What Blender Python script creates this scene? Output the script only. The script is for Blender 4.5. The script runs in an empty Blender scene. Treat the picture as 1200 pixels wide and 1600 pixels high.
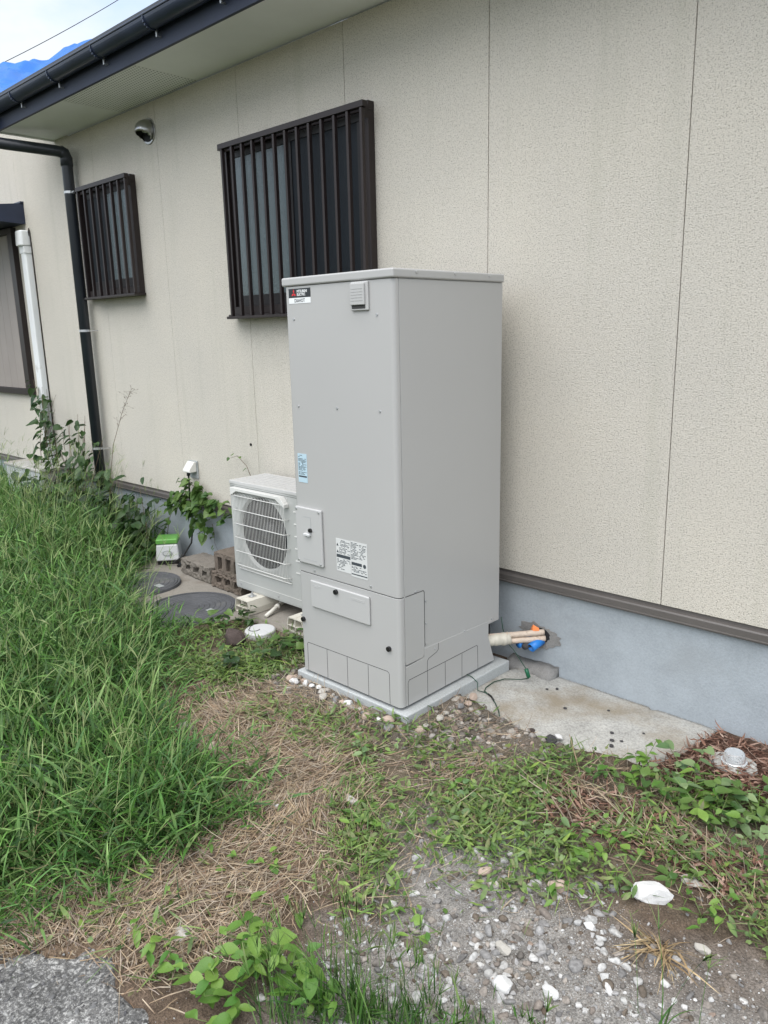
import bpy, bmesh, math, random
import numpy as np
from mathutils import Vector, Matrix, Euler

random.seed(7)
rng = np.random.default_rng(11)
R = math.radians
sc = bpy.context.scene

# ------------------------------------------------------------------ camera
cam_d = bpy.data.cameras.new('camera')
cam = bpy.data.objects.new('camera', cam_d)
sc.collection.objects.link(cam)
YAW, PITCH, ROLL = 0.76689, -0.23004, -0.02401
f_ = Vector((-math.sin(YAW) * math.cos(PITCH), math.cos(YAW) * math.cos(PITCH), math.sin(PITCH)))
r_ = Vector((math.cos(YAW), math.sin(YAW), 0))
u_ = r_.cross(f_)
rr = math.cos(ROLL) * r_ + math.sin(ROLL) * u_
uu = -math.sin(ROLL) * r_ + math.cos(ROLL) * u_
m = Matrix((rr, uu, -f_)).transposed().to_4x4()
m.translation = (2.6484, -3.0299, 1.6401)
cam.matrix_world = m
cam_d.sensor_fit = 'VERTICAL'
cam_d.sensor_height = 24.0
cam_d.lens = 24.0 * 1205.31 / 1600
cam_d.clip_start = 0.05
cam_d.clip_end = 500
sc.camera = cam

# ------------------------------------------------------------------ sky and sun (bright, thin broken cloud)
SUN_EL, SUN_DIR = R(64), Vector((0.34, -0.94, 0))
world = bpy.data.worlds.new('World')
sc.world = world
world.use_nodes = True
wn = world.node_tree
wn.nodes.clear()
w_out = wn.nodes.new('ShaderNodeOutputWorld')
w_bg = wn.nodes.new('ShaderNodeBackground')
w_sky = wn.nodes.new('ShaderNodeTexSky')
w_sky.sky_type = 'NISHITA'
w_sky.sun_disc = False
w_sky.sun_elevation = SUN_EL
w_sky.sun_rotation = math.atan2(SUN_DIR.x, SUN_DIR.y)
w_sky.air_density = 1.0
w_sky.dust_density = 1.5
w_tc = wn.nodes.new('ShaderNodeTexCoord')
w_map = wn.nodes.new('ShaderNodeMapping')
w_map.inputs['Scale'].default_value = (1.0, 1.0, 2.2)
w_noise = wn.nodes.new('ShaderNodeTexNoise')
w_noise.inputs['Scale'].default_value = 2.6
w_noise.inputs['Detail'].default_value = 7
w_noise.inputs['Roughness'].default_value = 0.55
w_ramp = wn.nodes.new('ShaderNodeValToRGB')
w_ramp.color_ramp.elements[0].position = 0.40
w_ramp.color_ramp.elements[0].color = (0.30, 0.30, 0.30, 1)
w_ramp.color_ramp.elements[1].position = 0.58
w_ramp.color_ramp.elements[1].color = (0.95, 0.95, 0.95, 1)
w_mix = wn.nodes.new('ShaderNodeMixRGB')
w_mix.inputs['Color2'].default_value = (3.1, 3.25, 3.42, 1)
wn.links.new(w_tc.outputs['Generated'], w_map.inputs['Vector'])
wn.links.new(w_map.outputs['Vector'], w_noise.inputs['Vector'])
wn.links.new(w_noise.outputs['Fac'], w_ramp.inputs['Fac'])
wn.links.new(w_ramp.outputs['Color'], w_mix.inputs['Fac'])
wn.links.new(w_sky.outputs['Color'], w_mix.inputs['Color1'])
wn.links.new(w_mix.outputs['Color'], w_bg.inputs['Color'])
w_bg.inputs['Strength'].default_value = 0.11
wn.links.new(w_bg.outputs['Background'], w_out.inputs['Surface'])

sun_d = bpy.data.lights.new('sun', 'SUN')
sun_d.energy = 1.5
sun_d.angle = R(85)
sun_d.color = (1.0, 0.97, 0.92)
sun = bpy.data.objects.new('sun', sun_d)
sc.collection.objects.link(sun)
h = SUN_DIR.normalized()
sun.rotation_euler = (Vector((h.x * math.cos(SUN_EL), h.y * math.cos(SUN_EL), math.sin(SUN_EL)))).to_track_quat('Z', 'Y').to_euler()

sc.view_settings.view_transform = 'Standard'
sc.view_settings.look = 'None'
sc.view_settings.gamma = 1.0
sc.view_settings.use_curve_mapping = False
sc.view_settings.exposure = 1.55

# ------------------------------------------------------------------ helpers
COL = sc.collection
MATS = {}


def nmat(name):
    m = bpy.data.materials.new(name)
    m.use_nodes = True
    nt = m.node_tree
    b = nt.nodes['Principled BSDF']
    return m, nt, b


def ramp(nt, fac, p0, c0, p1, c1, mid=None):
    n = nt.nodes.new('ShaderNodeValToRGB')
    n.color_ramp.elements[0].position = p0
    n.color_ramp.elements[0].color = (*c0, 1)
    n.color_ramp.elements[1].position = p1
    n.color_ramp.elements[1].color = (*c1, 1)
    if mid:
        e = n.color_ramp.elements.new(mid[0])
        e.color = (*mid[1], 1)
    nt.links.new(fac, n.inputs['Fac'])
    return n.outputs['Color']


def noise(nt, scale, detail=3, rough=0.55, coord='Object', stretch=None, off=None):
    tc = nt.nodes.new('ShaderNodeTexCoord')
    src = tc.outputs[coord]
    if stretch or off:
        mp = nt.nodes.new('ShaderNodeMapping')
        if stretch:
            mp.inputs['Scale'].default_value = stretch
        if off:
            mp.inputs['Location'].default_value = off
        nt.links.new(src, mp.inputs['Vector'])
        src = mp.outputs['Vector']
    n = nt.nodes.new('ShaderNodeTexNoise')
    n.inputs['Scale'].default_value = scale
    n.inputs['Detail'].default_value = detail
    n.inputs['Roughness'].default_value = rough
    nt.links.new(src, n.inputs['Vector'])
    return n.outputs['Fac']


def mix(nt, fac, a, b, mode='MIX'):
    n = nt.nodes.new('ShaderNodeMixRGB')
    n.blend_type = mode
    for k, v in (('Fac', fac), ('Color1', a), ('Color2', b)):
        if isinstance(v, (int, float)):
            n.inputs[k].default_value = v if k == 'Fac' else (v, v, v, 1)
        elif isinstance(v, tuple):
            n.inputs[k].default_value = (*v, 1)
        else:
            nt.links.new(v, n.inputs[k])
    return n.outputs['Color']


def bump(nt, b, h, strength=0.3, dist=0.01):
    n = nt.nodes.new('ShaderNodeBump')
    n.inputs['Strength'].default_value = strength
    n.inputs['Distance'].default_value = dist
    nt.links.new(h, n.inputs['Height'])
    nt.links.new(n.outputs['Normal'], b.inputs['Normal'])


def simple(name, c, rough=0.5, metal=0.0, var=0.08, scale=8.0, bmp=0.0, bscale=60, spec=0.5, dirt=None):
    m, nt, b = nmat(name)
    c0 = tuple(max(0, v * (1 - var)) for v in c)
    c1 = tuple(min(1, v * (1 + var)) for v in c)
    col = ramp(nt, noise(nt, scale, 4), 0.3, c0, 0.7, c1)
    if dirt:
        d = ramp(nt, noise(nt, dirt[1], 6, 0.65), dirt[2], (0, 0, 0), dirt[2] + 0.2, (1, 1, 1))
        col = mix(nt, d, col, dirt[0])
    nt.links.new(col, b.inputs['Base Color'])
    b.inputs['Roughness'].default_value = rough
    b.inputs['Metallic'].default_value = metal
    b.inputs['Specular IOR Level'].default_value = spec
    if bmp:
        bump(nt, b, noise(nt, bscale, 4, 0.6), bmp, 0.004)
    MATS[name] = m
    return m


# -- specific materials
def m_siding():
    m, nt, b = nmat('siding')
    g = noise(nt, 170, 2, 0.65)
    g2 = noise(nt, 70, 3, 0.7)
    base = ramp(nt, g, 0.34, (0.305, 0.287, 0.25), 0.48, (0.625, 0.595, 0.53))
    base = mix(nt, 0.2, base, ramp(nt, g2, 0.35, (0.39, 0.37, 0.325), 0.6, (0.645, 0.615, 0.55)))
    st = noise(nt, 2.2, 5, 0.6, stretch=(3.0, 3.0, 0.22))
    s = ramp(nt, st, 0.55, (0, 0, 0), 0.78, (0.55, 0.55, 0.55))
    base = mix(nt, s, base, (0.45, 0.445, 0.375))
    blo = ramp(nt, noise(nt, 1.1, 3), 0.35, (0.95, 0.95, 0.95), 0.7, (1.03, 1.02, 1.0))
    base = mix(nt, 1.0, base, blo, 'MULTIPLY')
    nt.links.new(base, b.inputs['Base Color'])
    b.inputs['Roughness'].default_value = 0.9
    b.inputs['Specular IOR Level'].default_value = 0.2
    bump(nt, b, noise(nt, 170, 3, 0.7), 0.9, 0.005)
    MATS['siding'] = m


m_siding()


def m_concrete(name, c, var, pit=0.3, sc_=6.0, tint=None, fine=220, fk=0.35):
    m, nt, b = nmat(name)
    c0 = tuple(v * (1 - var) for v in c)
    c1 = tuple(min(1, v * (1 + var)) for v in c)
    col = ramp(nt, noise(nt, sc_, 7, 0.62), 0.3, c0, 0.72, c1)
    col = mix(nt, fk, col, ramp(nt, noise(nt, fine, 3, 0.7), 0.35, tuple(v * 0.55 for v in c), 0.6, tuple(min(1, v * 1.3) for v in c)))
    if tint:
        t = ramp(nt, noise(nt, tint[1], 5, 0.6), tint[2], (0, 0, 0), tint[2] + 0.2, (0.8, 0.8, 0.8))
        col = mix(nt, t, col, tint[0])
    nt.links.new(col, b.inputs['Base Color'])
    b.inputs['Roughness'].default_value = 0.9
    b.inputs['Specular IOR Level'].default_value = 0.25
    bump(nt, b, noise(nt, 90, 6, 0.65), pit, 0.006)
    MATS[name] = m


m_concrete('foundation', (0.345, 0.382, 0.410), 0.10, 0.3, 7, ((0.30, 0.325, 0.34), 2.2, 0.55), 120, 0.14)
m_concrete('slab', (0.40, 0.42, 0.42), 0.10, 0.2, 5)
m_concrete('apron', (0.40, 0.395, 0.37), 0.30, 0.8, 9, ((0.26, 0.215, 0.15), 2.8, 0.47), 110, 0.5)
m_concrete('septic', (0.27, 0.25, 0.22), 0.25, 0.6, 5, ((0.13, 0.105, 0.08), 5, 0.52))
m_concrete('mortar', (0.25, 0.245, 0.235), 0.25, 0.8, 12)
m_concrete('block_pale', (0.21, 0.19, 0.165), 0.25, 0.9, 9, ((0.10, 0.09, 0.075), 9, 0.52), 160)
m_concrete('block_brown', (0.17, 0.14, 0.115), 0.3, 0.9, 9, ((0.09, 0.08, 0.06), 8, 0.5), 160)
m_concrete('manhole', (0.095, 0.098, 0.105), 0.25, 0.2, 9, ((0.20, 0.195, 0.18), 5, 0.58))
simple('shadow_dark', (0.012, 0.012, 0.014), 0.8)
simple('navy', (0.026, 0.036, 0.064), 0.32, 0.0, 0.2, 5)
simple('navy_fascia', (0.016, 0.024, 0.050), 0.55, 0.0, 0.15, 4)
simple('soffit', (0.84, 0.86, 0.84), 0.8, 0.0, 0.05, 2)
simple('bronze', (0.023, 0.016, 0.0155), 0.42, 0.2, 0.12, 5)
simple('bronze_dark', (0.012, 0.010, 0.011), 0.45, 0.1, 0.12, 5)
simple('flashing', (0.115, 0.105, 0.098), 0.45, 0.1, 0.1, 3)
simple('pipe_dark', (0.020, 0.024, 0.031), 0.38, 0.0, 0.2, 5)
simple('roof_metal', (0.05, 0.055, 0.065), 0.5)
simple('steel', (0.42, 0.42, 0.41), 0.28, 0.95, 0.1, 10)
simple('zinc', (0.55, 0.56, 0.57), 0.4, 0.8, 0.15, 30)
simple('duct_white', (0.76, 0.78, 0.78), 0.4, 0, 0.05, 3, dirt=((0.42, 0.41, 0.36), 6, 0.62))
simple('box_white', (0.70, 0.69, 0.65), 0.45, 0, 0.04, 4)
simple('tank_paint', (0.413, 0.412, 0.403), 0.36, 0.0, 0.012, 2.0, bmp=0.04, bscale=420)
_m = MATS['tank_paint']
_nt = _m.node_tree
_b = _nt.nodes['Principled BSDF']
bump(_nt, _b, noise(_nt, 2.6, 2, 0.5, stretch=(1, 1, 0.5)), 0.06, 0.05)
_b.inputs['Roughness'].default_value = 0.30
simple('tank_cover', (0.44, 0.44, 0.432), 0.42, 0.0, 0.012, 2.0)
simple('groove', (0.05, 0.05, 0.05), 0.8)
simple('black_plastic', (0.012, 0.012, 0.013), 0.35)
simple('hp_paint', (0.42, 0.43, 0.415), 0.4, 0, 0.02, 2)
simple('hp_top', (0.50, 0.50, 0.49), 0.4, 0, 0.02, 2)
simple('wire_white', (0.66, 0.66, 0.635), 0.35, 0, 0.03)
simple('fan_dark', (0.012, 0.013, 0.015), 0.5)
simple('cream_plastic', (0.60, 0.575, 0.50), 0.45, 0, 0.05, 6)
simple('pvc', (0.62, 0.60, 0.54), 0.4, 0, 0.06, 6)
simple('white_plastic', (0.56, 0.57, 0.57), 0.35, 0, 0.03)
simple('pump_green', (0.13, 0.36, 0.07), 0.4, 0, 0.08)
simple('grey_plastic', (0.34, 0.36, 0.36), 0.4)
simple('sticker_black', (0.018, 0.022, 0.026), 0.35)
simple('sticker_white', (0.78, 0.80, 0.80), 0.4, 0, 0.02)
simple('sticker_blue', (0.45, 0.60, 0.68), 0.4, 0, 0.03)
simple('sticker_grey', (0.60, 0.61, 0.60), 0.4, 0, 0.02)
simple('print_dark', (0.05, 0.06, 0.07), 0.5)
simple('print_red', (0.62, 0.02, 0.03), 0.4)
simple('pipe_tape', (0.56, 0.46, 0.37), 0.55, 0, 0.12, 30, dirt=((0.22, 0.15, 0.10), 45, 0.54))
simple('wrap_tape', (0.55, 0.52, 0.44), 0.5, 0, 0.1, 40)
simple('conduit_blue', (0.02, 0.20, 0.62), 0.4)
simple('orange', (0.80, 0.24, 0.07), 0.55)
simple('wire_green', (0.008, 0.045, 0.025), 0.4)
simple('connector_green', (0.006, 0.10, 0.045), 0.35)
simple('cable_black', (0.01, 0.01, 0.01), 0.45)
simple('shutter', (0.31, 0.275, 0.25), 0.5, 0.0, 0.06, 3)
simple('stem_green', (0.10, 0.14, 0.04), 0.6, 0, 0.25, 20)
simple('stem_brown', (0.12, 0.08, 0.05), 0.7, 0, 0.25, 20)
simple('stone_white', (0.58, 0.58, 0.57), 0.85, 0, 0.12, 25, bmp=0.4, bscale=90)
simple('stone_pale', (0.42, 0.40, 0.36), 0.9, 0, 0.25, 25, bmp=0.5, bscale=90)
simple('stone_pink', (0.42, 0.33, 0.27), 0.9, 0, 0.2, 25, bmp=0.5, bscale=90)
simple('stone_grey', (0.22, 0.22, 0.22), 0.9, 0, 0.25, 25, bmp=0.5, bscale=90)
simple('stone_brown', (0.075, 0.056, 0.050), 0.95, 0, 0.35, 30, bmp=0.8, bscale=60)
simple('stone_dark', (0.06, 0.058, 0.06), 0.9, 0, 0.3, 30, bmp=0.8, bscale=60)
simple('tarp', (0.001, 0.115, 0.42), 0.5, 0, 0.12, 3)


def m_glass(name, c, rough, bs, spec=0.6, coat=0.3):
    m, nt, b = nmat(name)
    nt.links.new(ramp(nt, noise(nt, 3, 3), 0.3, tuple(v * 0.8 for v in c), 0.7, c), b.inputs['Base Color'])
    b.inputs['Roughness'].default_value = rough
    b.inputs['Specular IOR Level'].default_value = spec
    b.inputs['Coat Weight'].default_value = coat
    b.inputs['Coat Roughness'].default_value = 0.06
    bump(nt, b, noise(nt, 85, 3, 0.6), bs, 0.004)
    MATS[name] = m


m_glass('glass_frosted', (0.075, 0.105, 0.115), 0.13, 0.6)
m_glass('glass_screen', (0.010, 0.014, 0.019), 0.45, 0.2, 0.25, 0.0)


def m_clear():
    m, nt, b = nmat('clear_plastic')
    b.inputs['Base Color'].default_value = (0.85, 0.87, 0.88, 1)
    b.inputs['Roughness'].default_value = 0.22
    b.inputs['Transmission Weight'].default_value = 0.75
    b.inputs['IOR'].default_value = 1.4
    n = noise(nt, 40, 3)
    bump(nt, b, n, 0.2, 0.002)
    MATS['clear_plastic'] = m


m_clear()


def m_attr(name, rough=0.6, transl=0.0, nscale=40, nvar=0.25, spec=0.3, bmp=0.0):
    m, nt, b = nmat(name)
    a = nt.nodes.new('ShaderNodeAttribute')
    a.attribute_name = 'col'
    n = ramp(nt, noise(nt, nscale, 3), 0.3, (1 - nvar,) * 3, 0.7, (1 + nvar * 0.6,) * 3)
    col = mix(nt, 1.0, a.outputs['Color'], n, 'MULTIPLY')
    nt.links.new(col, b.inputs['Base Color'])
    b.inputs['Roughness'].default_value = rough
    b.inputs['Specular IOR Level'].default_value = spec
    if bmp:
        bump(nt, b, noise(nt, 130, 5, 0.7), bmp, 0.006)
    if transl:
        t = nt.nodes.new('ShaderNodeBsdfTranslucent')
        nt.links.new(col, t.inputs['Color'])
        ms = nt.nodes.new('ShaderNodeMixShader')
        ms.inputs['Fac'].default_value = transl
        nt.links.new(b.outputs['BSDF'], ms.inputs[1])
        nt.links.new(t.outputs['BSDF'], ms.inputs[2])
        nt.links.new(ms.outputs['Shader'], nt.nodes['Material Output'].inputs['Surface'])
    MATS[name] = m


m_attr('grass_blade', 0.45, 0.30, 15, 0.2)
m_attr('clip_leaf', 0.5, 0.22, 60, 0.25)
m_attr('straw', 0.75, 0.08, 60, 0.3)
m_attr('pebble', 0.9, 0.0, 120, 0.3, 0.2, 0.5)


def m_leaf(name, c, c2, transl=0.25):
    m, nt, b = nmat(name)
    oi = nt.nodes.new('ShaderNodeObjectInfo')
    col = ramp(nt, oi.outputs['Random'], 0.0, c, 1.0, c2)
    n = ramp(nt, noise(nt, 45, 4), 0.3, (0.75,) * 3, 0.7, (1.15,) * 3)
    col = mix(nt, 1.0, col, n, 'MULTIPLY')
    nt.links.new(col, b.inputs['Base Color'])
    b.inputs['Roughness'].default_value = 0.42
    b.inputs['Specular IOR Level'].default_value = 0.4
    t = nt.nodes.new('ShaderNodeBsdfTranslucent')
    nt.links.new(col, t.inputs['Color'])
    ms = nt.nodes.new('ShaderNodeMixShader')
    ms.inputs['Fac'].default_value = transl
    nt.links.new(b.outputs['BSDF'], ms.inputs[1])
    nt.links.new(t.outputs['BSDF'], ms.inputs[2])
    nt.links.new(ms.outputs['Shader'], nt.nodes['Material Output'].inputs['Surface'])
    MATS[name] = m


m_leaf('leaf_dark', (0.022, 0.055, 0.018), (0.055, 0.11, 0.03))
m_leaf('leaf_mid', (0.050, 0.12, 0.028), (0.135, 0.22, 0.055))
m_leaf('leaf_bright', (0.070, 0.18, 0.028), (0.20, 0.33, 0.065), 0.28)
m_leaf('leaf_pale', (0.10, 0.19, 0.075), (0.24, 0.33, 0.15))


def m_soffit_perf():
    m, nt, b = nmat('soffit_perforated')
    tc = nt.nodes.new('ShaderNodeTexCoord')
    mp = nt.nodes.new('ShaderNodeMapping')
    mp.inputs['Scale'].default_value = (42, 42, 0)
    nt.links.new(tc.outputs['Object'], mp.inputs['Vector'])
    v = nt.nodes.new('ShaderNodeTexVoronoi')
    v.inputs['Scale'].default_value = 1.0
    v.inputs['Randomness'].default_value = 0.0
    nt.links.new(mp.outputs['Vector'], v.inputs['Vector'])
    col = ramp(nt, v.outputs['Distance'], 0.17, (0.05, 0.05, 0.05), 0.24, (0.84, 0.86, 0.84))
    nt.links.new(col, b.inputs['Base Color'])
    b.inputs['Roughness'].default_value = 0.8
    MATS['soffit_perforated'] = m


m_soffit_perf()


def m_ground():
    m, nt, b = nmat('soil')
    a = nt.nodes.new('ShaderNodeAttribute')
    a.attribute_name = 'col'
    n1 = ramp(nt, noise(nt, 14, 8, 0.7), 0.3, (0.55,) * 3, 0.72, (1.35,) * 3)
    col = mix(nt, 1.0, a.outputs['Color'], n1, 'MULTIPLY')
    n2 = ramp(nt, noise(nt, 180, 4, 0.7), 0.35, (0.55,) * 3, 0.68, (1.5,) * 3)
    col = mix(nt, 1.0, col, n2, 'MULTIPLY')
    nt.links.new(col, b.inputs['Base Color'])
    b.inputs['Roughness'].default_value = 0.95
    b.inputs['Specular IOR Level'].default_value = 0.15
    bump(nt, b, noise(nt, 70, 8, 0.72), 0.9, 0.012)
    MATS['soil'] = m


m_ground()


def m_path():
    m, nt, b = nmat('old_path')
    tc = nt.nodes.new('ShaderNodeTexCoord')
    v = nt.nodes.new('ShaderNodeTexVoronoi')
    v.inputs['Scale'].default_value = 95
    nt.links.new(tc.outputs['Object'], v.inputs['Vector'])
    base = ramp(nt, noise(nt, 95, 8, 0.8), 0.40, (0.075, 0.073, 0.07), 0.60, (0.60, 0.595, 0.57), (0.5, (0.20, 0.198, 0.19)))
    stones = ramp(nt, v.outputs['Color'], 0.0, (0.085, 0.085, 0.085), 1.0, (0.22, 0.215, 0.21))
    f = ramp(nt, v.outputs['Distance'], 0.28, (0.75, 0.75, 0.75), 0.5, (0, 0, 0))
    col = mix(nt, f, base, stones)
    big = ramp(nt, noise(nt, 5, 4), 0.4, (0.6, 0.6, 0.6), 0.65, (1.15, 1.15, 1.15))
    col = mix(nt, 1.0, col, big, 'MULTIPLY')
    nt.links.new(col, b.inputs['Base Color'])
    b.inputs['Roughness'].default_value = 0.95
    bump(nt, b, noise(nt, 60, 6, 0.7), 1.0, 0.012)
    MATS['old_path'] = m


m_path()

# ------------------------------------------------------------------ object helpers
WLOC = {}


def link(o, parent=None, mat=None):
    COL.objects.link(o)
    if mat is not None:
        o.data.materials.append(MATS[mat] if isinstance(mat, str) else mat)
    if parent is not None:
        o.parent = parent
    return o


def tag(o, label, cat, group=None, kind=None):
    if label:
        o['label'] = label
    if cat:
        o['category'] = cat
    if group:
        o['group'] = group
    if kind:
        o['kind'] = kind
    return o


def empty(name, loc, label, cat, group=None, rz=0.0):
    o = bpy.data.objects.new(name, None)
    o.empty_display_size = 0.05
    COL.objects.link(o)
    o.location = loc
    o.rotation_euler = (0, 0, rz)
    tag(o, label, cat, group)
    WLOC[o.name] = Matrix.Translation(Vector(loc)) @ Matrix.Rotation(rz, 4, 'Z')
    return o


def finish(bm, name, mat, parent=None, world=True, smooth=False, bevel=0.0, seg=2, weld=True):
    """bm in world coordinates when world=True, else in the parent's space."""
    me = bpy.data.meshes.new(name)
    if smooth:
        for f in bm.faces:
            f.smooth = True
    bm.to_mesh(me)
    bm.free()
    o = bpy.data.objects.new(name, me)
    link(o, parent, mat)
    if parent is not None and world:
        o.matrix_parent_inverse = WLOC.get(parent.name, Matrix.Identity(4)).inverted()
        WLOC[o.name] = Matrix.Identity(4)
    elif parent is None:
        WLOC[o.name] = Matrix.Identity(4)
    if bevel:
        md = o.modifiers.new('bevel', 'BEVEL')
        md.width = bevel
        md.segments = seg
        md.limit_method = 'ANGLE'
        md.angle_limit = R(40)
        for p in me.polygons:
            p.use_smooth = True
        md.harden_normals = True
    return o


def nb():
    return bmesh.new()


def box(bm, x0, x1, y0, y1, z0, z1, M=None):
    vs = [bm.verts.new((x, y, z)) for x in (x0, x1) for y in (y0, y1) for z in (z0, z1)]
    for q in ((0, 1, 3, 2), (4, 6, 7, 5), (0, 4, 5, 1), (2, 3, 7, 6), (0, 2, 6, 4), (1, 5, 7, 3)):
        bm.faces.new([vs[i] for i in q])
    if M is not None:
        for v in vs:
            v.co = M @ v.co
    return vs


def tube(bm, pts, rad, n=8, caps=True):
    pts = [Vector(p) for p in pts]
    rads = rad if isinstance(rad, (list, tuple)) else [rad] * len(pts)
    rings = []
    ref = None
    for i, p in enumerate(pts):
        d = (pts[min(i + 1, len(pts) - 1)] - pts[max(i - 1, 0)]).normalized()
        if ref is None:
            ref = Vector((0, 0, 1)) if abs(d.z) < 0.9 else Vector((1, 0, 0))
        a = d.cross(ref).normalized()
        b_ = a.cross(d).normalized()
        ref = b_
        rings.append([bm.verts.new(p + rads[i] * (math.cos(2 * math.pi * k / n) * a + math.sin(2 * math.pi * k / n) * b_)) for k in range(n)])
    for A, B in zip(rings, rings[1:]):
        for k in range(n):
            bm.faces.new((A[k], A[(k + 1) % n], B[(k + 1) % n], B[k]))
    if caps:
        bm.faces.new(rings[0][::-1])
        bm.faces.new(rings[-1])
    return rings


def disc(bm, c, axis, r, depth, n=16):
    c = Vector(c)
    tube(bm, [c, c + Vector(axis).normalized() * depth], r, n)


def prism(bm, poly, a, b, to3):
    """extrude a 2-D outline from level a to level b; to3(u,v,w) maps to 3-D"""
    A = [bm.verts.new(to3(u, v, a)) for u, v in poly]
    B = [bm.verts.new(to3(u, v, b)) for u, v in poly]
    n = len(poly)
    bm.faces.new(A[::-1])
    bm.faces.new(B)
    for i in range(n):
        bm.faces.new((A[i], A[(i + 1) % n], B[(i + 1) % n], B[i]))
    bmesh.ops.recalc_face_normals(bm, faces=bm.faces)


def qbox(name, mat, parent, *a, bevel=0.0, seg=2, **kw):
    bm = nb()
    box(bm, *a)
    return finish(bm, name, mat, parent, bevel=bevel, seg=seg, **kw)


def arr_mesh(name, V, F, C, mat, parent=None, smooth=False):
    """V (n,3), F (m,k) with constant k, C (n,3) colours"""
    V = np.asarray(V, np.float32)
    F = np.asarray(F, np.int32)
    me = bpy.data.meshes.new(name)
    me.vertices.add(len(V))
    me.vertices.foreach_set('co', V.ravel())
    k = F.shape[1]
    me.loops.add(F.size)
    me.loops.foreach_set('vertex_index', F.ravel())
    me.polygons.add(len(F))
    me.polygons.foreach_set('loop_start', np.arange(0, F.size, k, dtype=np.int32))
    if smooth:
        me.polygons.foreach_set('use_smooth', np.ones(len(F), bool))
    me.update(calc_edges=True)
    if C is not None:
        at = me.color_attributes.new('col', 'FLOAT_COLOR', 'POINT')
        c4 = np.ones((len(V), 4), np.float32)
        c4[:, :3] = C
        at.data.foreach_set('color', c4.ravel())
    o = bpy.data.objects.new(name, me)
    link(o, parent, mat)
    return o


def inpoly(x, y, P):
    x = np.asarray(x, float)
    y = np.asarray(y, float)
    c = np.zeros(x.shape, bool)
    n = len(P)
    for i in range(n):
        x0, y0 = P[i]
        x1, y1 = P[(i + 1) % n]
        if y0 == y1:
            continue
        k = ((y0 > y) != (y1 > y)) & (x < (x1 - x0) * (y - y0) / (y1 - y0) + x0)
        c ^= k
    return c


def pdist(x, y, P):
    d = np.full(np.shape(x), 1e9)
    n = len(P)
    for i in range(n):
        ax, ay = P[i]
        bx, by = P[(i + 1) % n]
        t = np.clip(((x - ax) * (bx - ax) + (y - ay) * (by - ay)) / ((bx - ax) ** 2 + (by - ay) ** 2), 0, 1)
        d = np.minimum(d, np.hypot(x - ax - t * (bx - ax), y - ay - t * (by - ay)))
    return d


def soft(x, y, P, w=0.12):
    s = pdist(x, y, P)
    s = np.where(inpoly(x, y, P), s, -s)
    return np.clip(0.5 + s / (2 * w), 0, 1)


def vnoise(x, y, s=1.0, seed=0):
    """cheap smooth value noise in 0..1"""
    x = np.asarray(x, float) * s + seed * 17.3
    y = np.asarray(y, float) * s - seed * 9.1
    xi, yi = np.floor(x), np.floor(y)
    fx, fy = x - xi, y - yi
    fx, fy = fx * fx * (3 - 2 * fx), fy * fy * (3 - 2 * fy)

    def hsh(a, b):
        q = np.sin(a * 127.1 + b * 311.7 + seed * 3.7) * 43758.5453
        return q - np.floor(q)
    return (hsh(xi, yi) * (1 - fx) * (1 - fy) + hsh(xi + 1, yi) * fx * (1 - fy) + hsh(xi, yi + 1) * (1 - fx) * fy + hsh(xi + 1, yi + 1) * fx * fy)


# ------------------------------------------------------------------ regions of the yard (metres; the wall is y = 0)
GRASS = [(0.42, -2.41), (0.42, -2.24), (0.48, -2.12), (0.56, -2.02), (0.58, -1.90), (0.48, -1.76), (0.20, -1.66), (-0.18, -1.58), (-0.58, -1.42),
         (-0.92, -1.18), (-1.10, -1.02), (-1.33, -1.02), (-1.70, -0.86), (-2.15, -0.62), (-2.45, -0.42), (-2.66, -0.12), (-2.75, -0.01), (-8.5, -0.01),
         (-8.5, -3.4), (-0.2, -3.4), (0.2, -2.6)]
STRAW = [(0.30, -2.5), (0.44, -2.12), (0.61, -1.8), (0.55, -1.65), (0.19, -1.51), (-0.13, -1.52), (-0.43, -1.31), (-0.03, -1.05), (0.41, -0.98),
         (0.7, -1.19), (0.92, -1.47), (1.06, -1.65), (1.01, -1.84), (1.10, -2.06), (1.02, -2.24), (0.86, -2.30), (0.60, -2.58)]
CLIP = [(-0.95, -0.75), (-0.6, -0.50), (-0.08, -0.45), (-0.08, -0.88), (0.37, -0.93), (0.69, -0.93), (0.8, -0.60), (1.18, -0.60), (1.53, -0.50), (1.89, -0.42), (2.2, -0.45), (2.2, -1.02), (1.93, -1.02),
        (1.73, -0.93), (1.65, -1.27), (1.51, -1.32), (1.19, -1.36), (1.24, -1.66), (1.0, -1.55), (0.67, -1.22), (-0.03, -1.05), (-0.51, -1.19)]
GRAVEL = [(1.04, -1.30), (1.22, -1.10), (1.45, -1.16), (1.66, -1.28), (1.9, -1.32), (2.3, -1.2), (2.5, -1.5), (1.7, -2.3), (1.35, -2.05), (1.27, -1.60)]
HEAP = [(-0.10, -0.80), (-0.05, -0.96), (0.37, -0.98), (0.74, -0.96), (1.04, -0.82), (1.2, -0.55), (0.95, -0.50), (0.70, -0.53), (0.66, -0.88), (-0.03, -0.88)]
MULCH = [(1.50, -0.45), (1.60, -0.06), (1.62, 0.0), (2.4, 0.0), (2.4, -0.42), (1.92, -0.40), (1.75, -0.50)]
BARK2 = [(1.30, -0.74), (1.55, -0.70), (2.05, -0.72), (2.1, -0.98), (1.73, -0.95), (1.44, -1.02)]
APRON = [(0.655, 0.03), (0.66, -0.45), (0.69, -0.53), (0.82, -0.50), (0.95, -0.52), (1.153, -0.545), (1.353, -0.47), (1.529, -0.445), (1.587, -0.26), (1.625, 0.03)]
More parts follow.
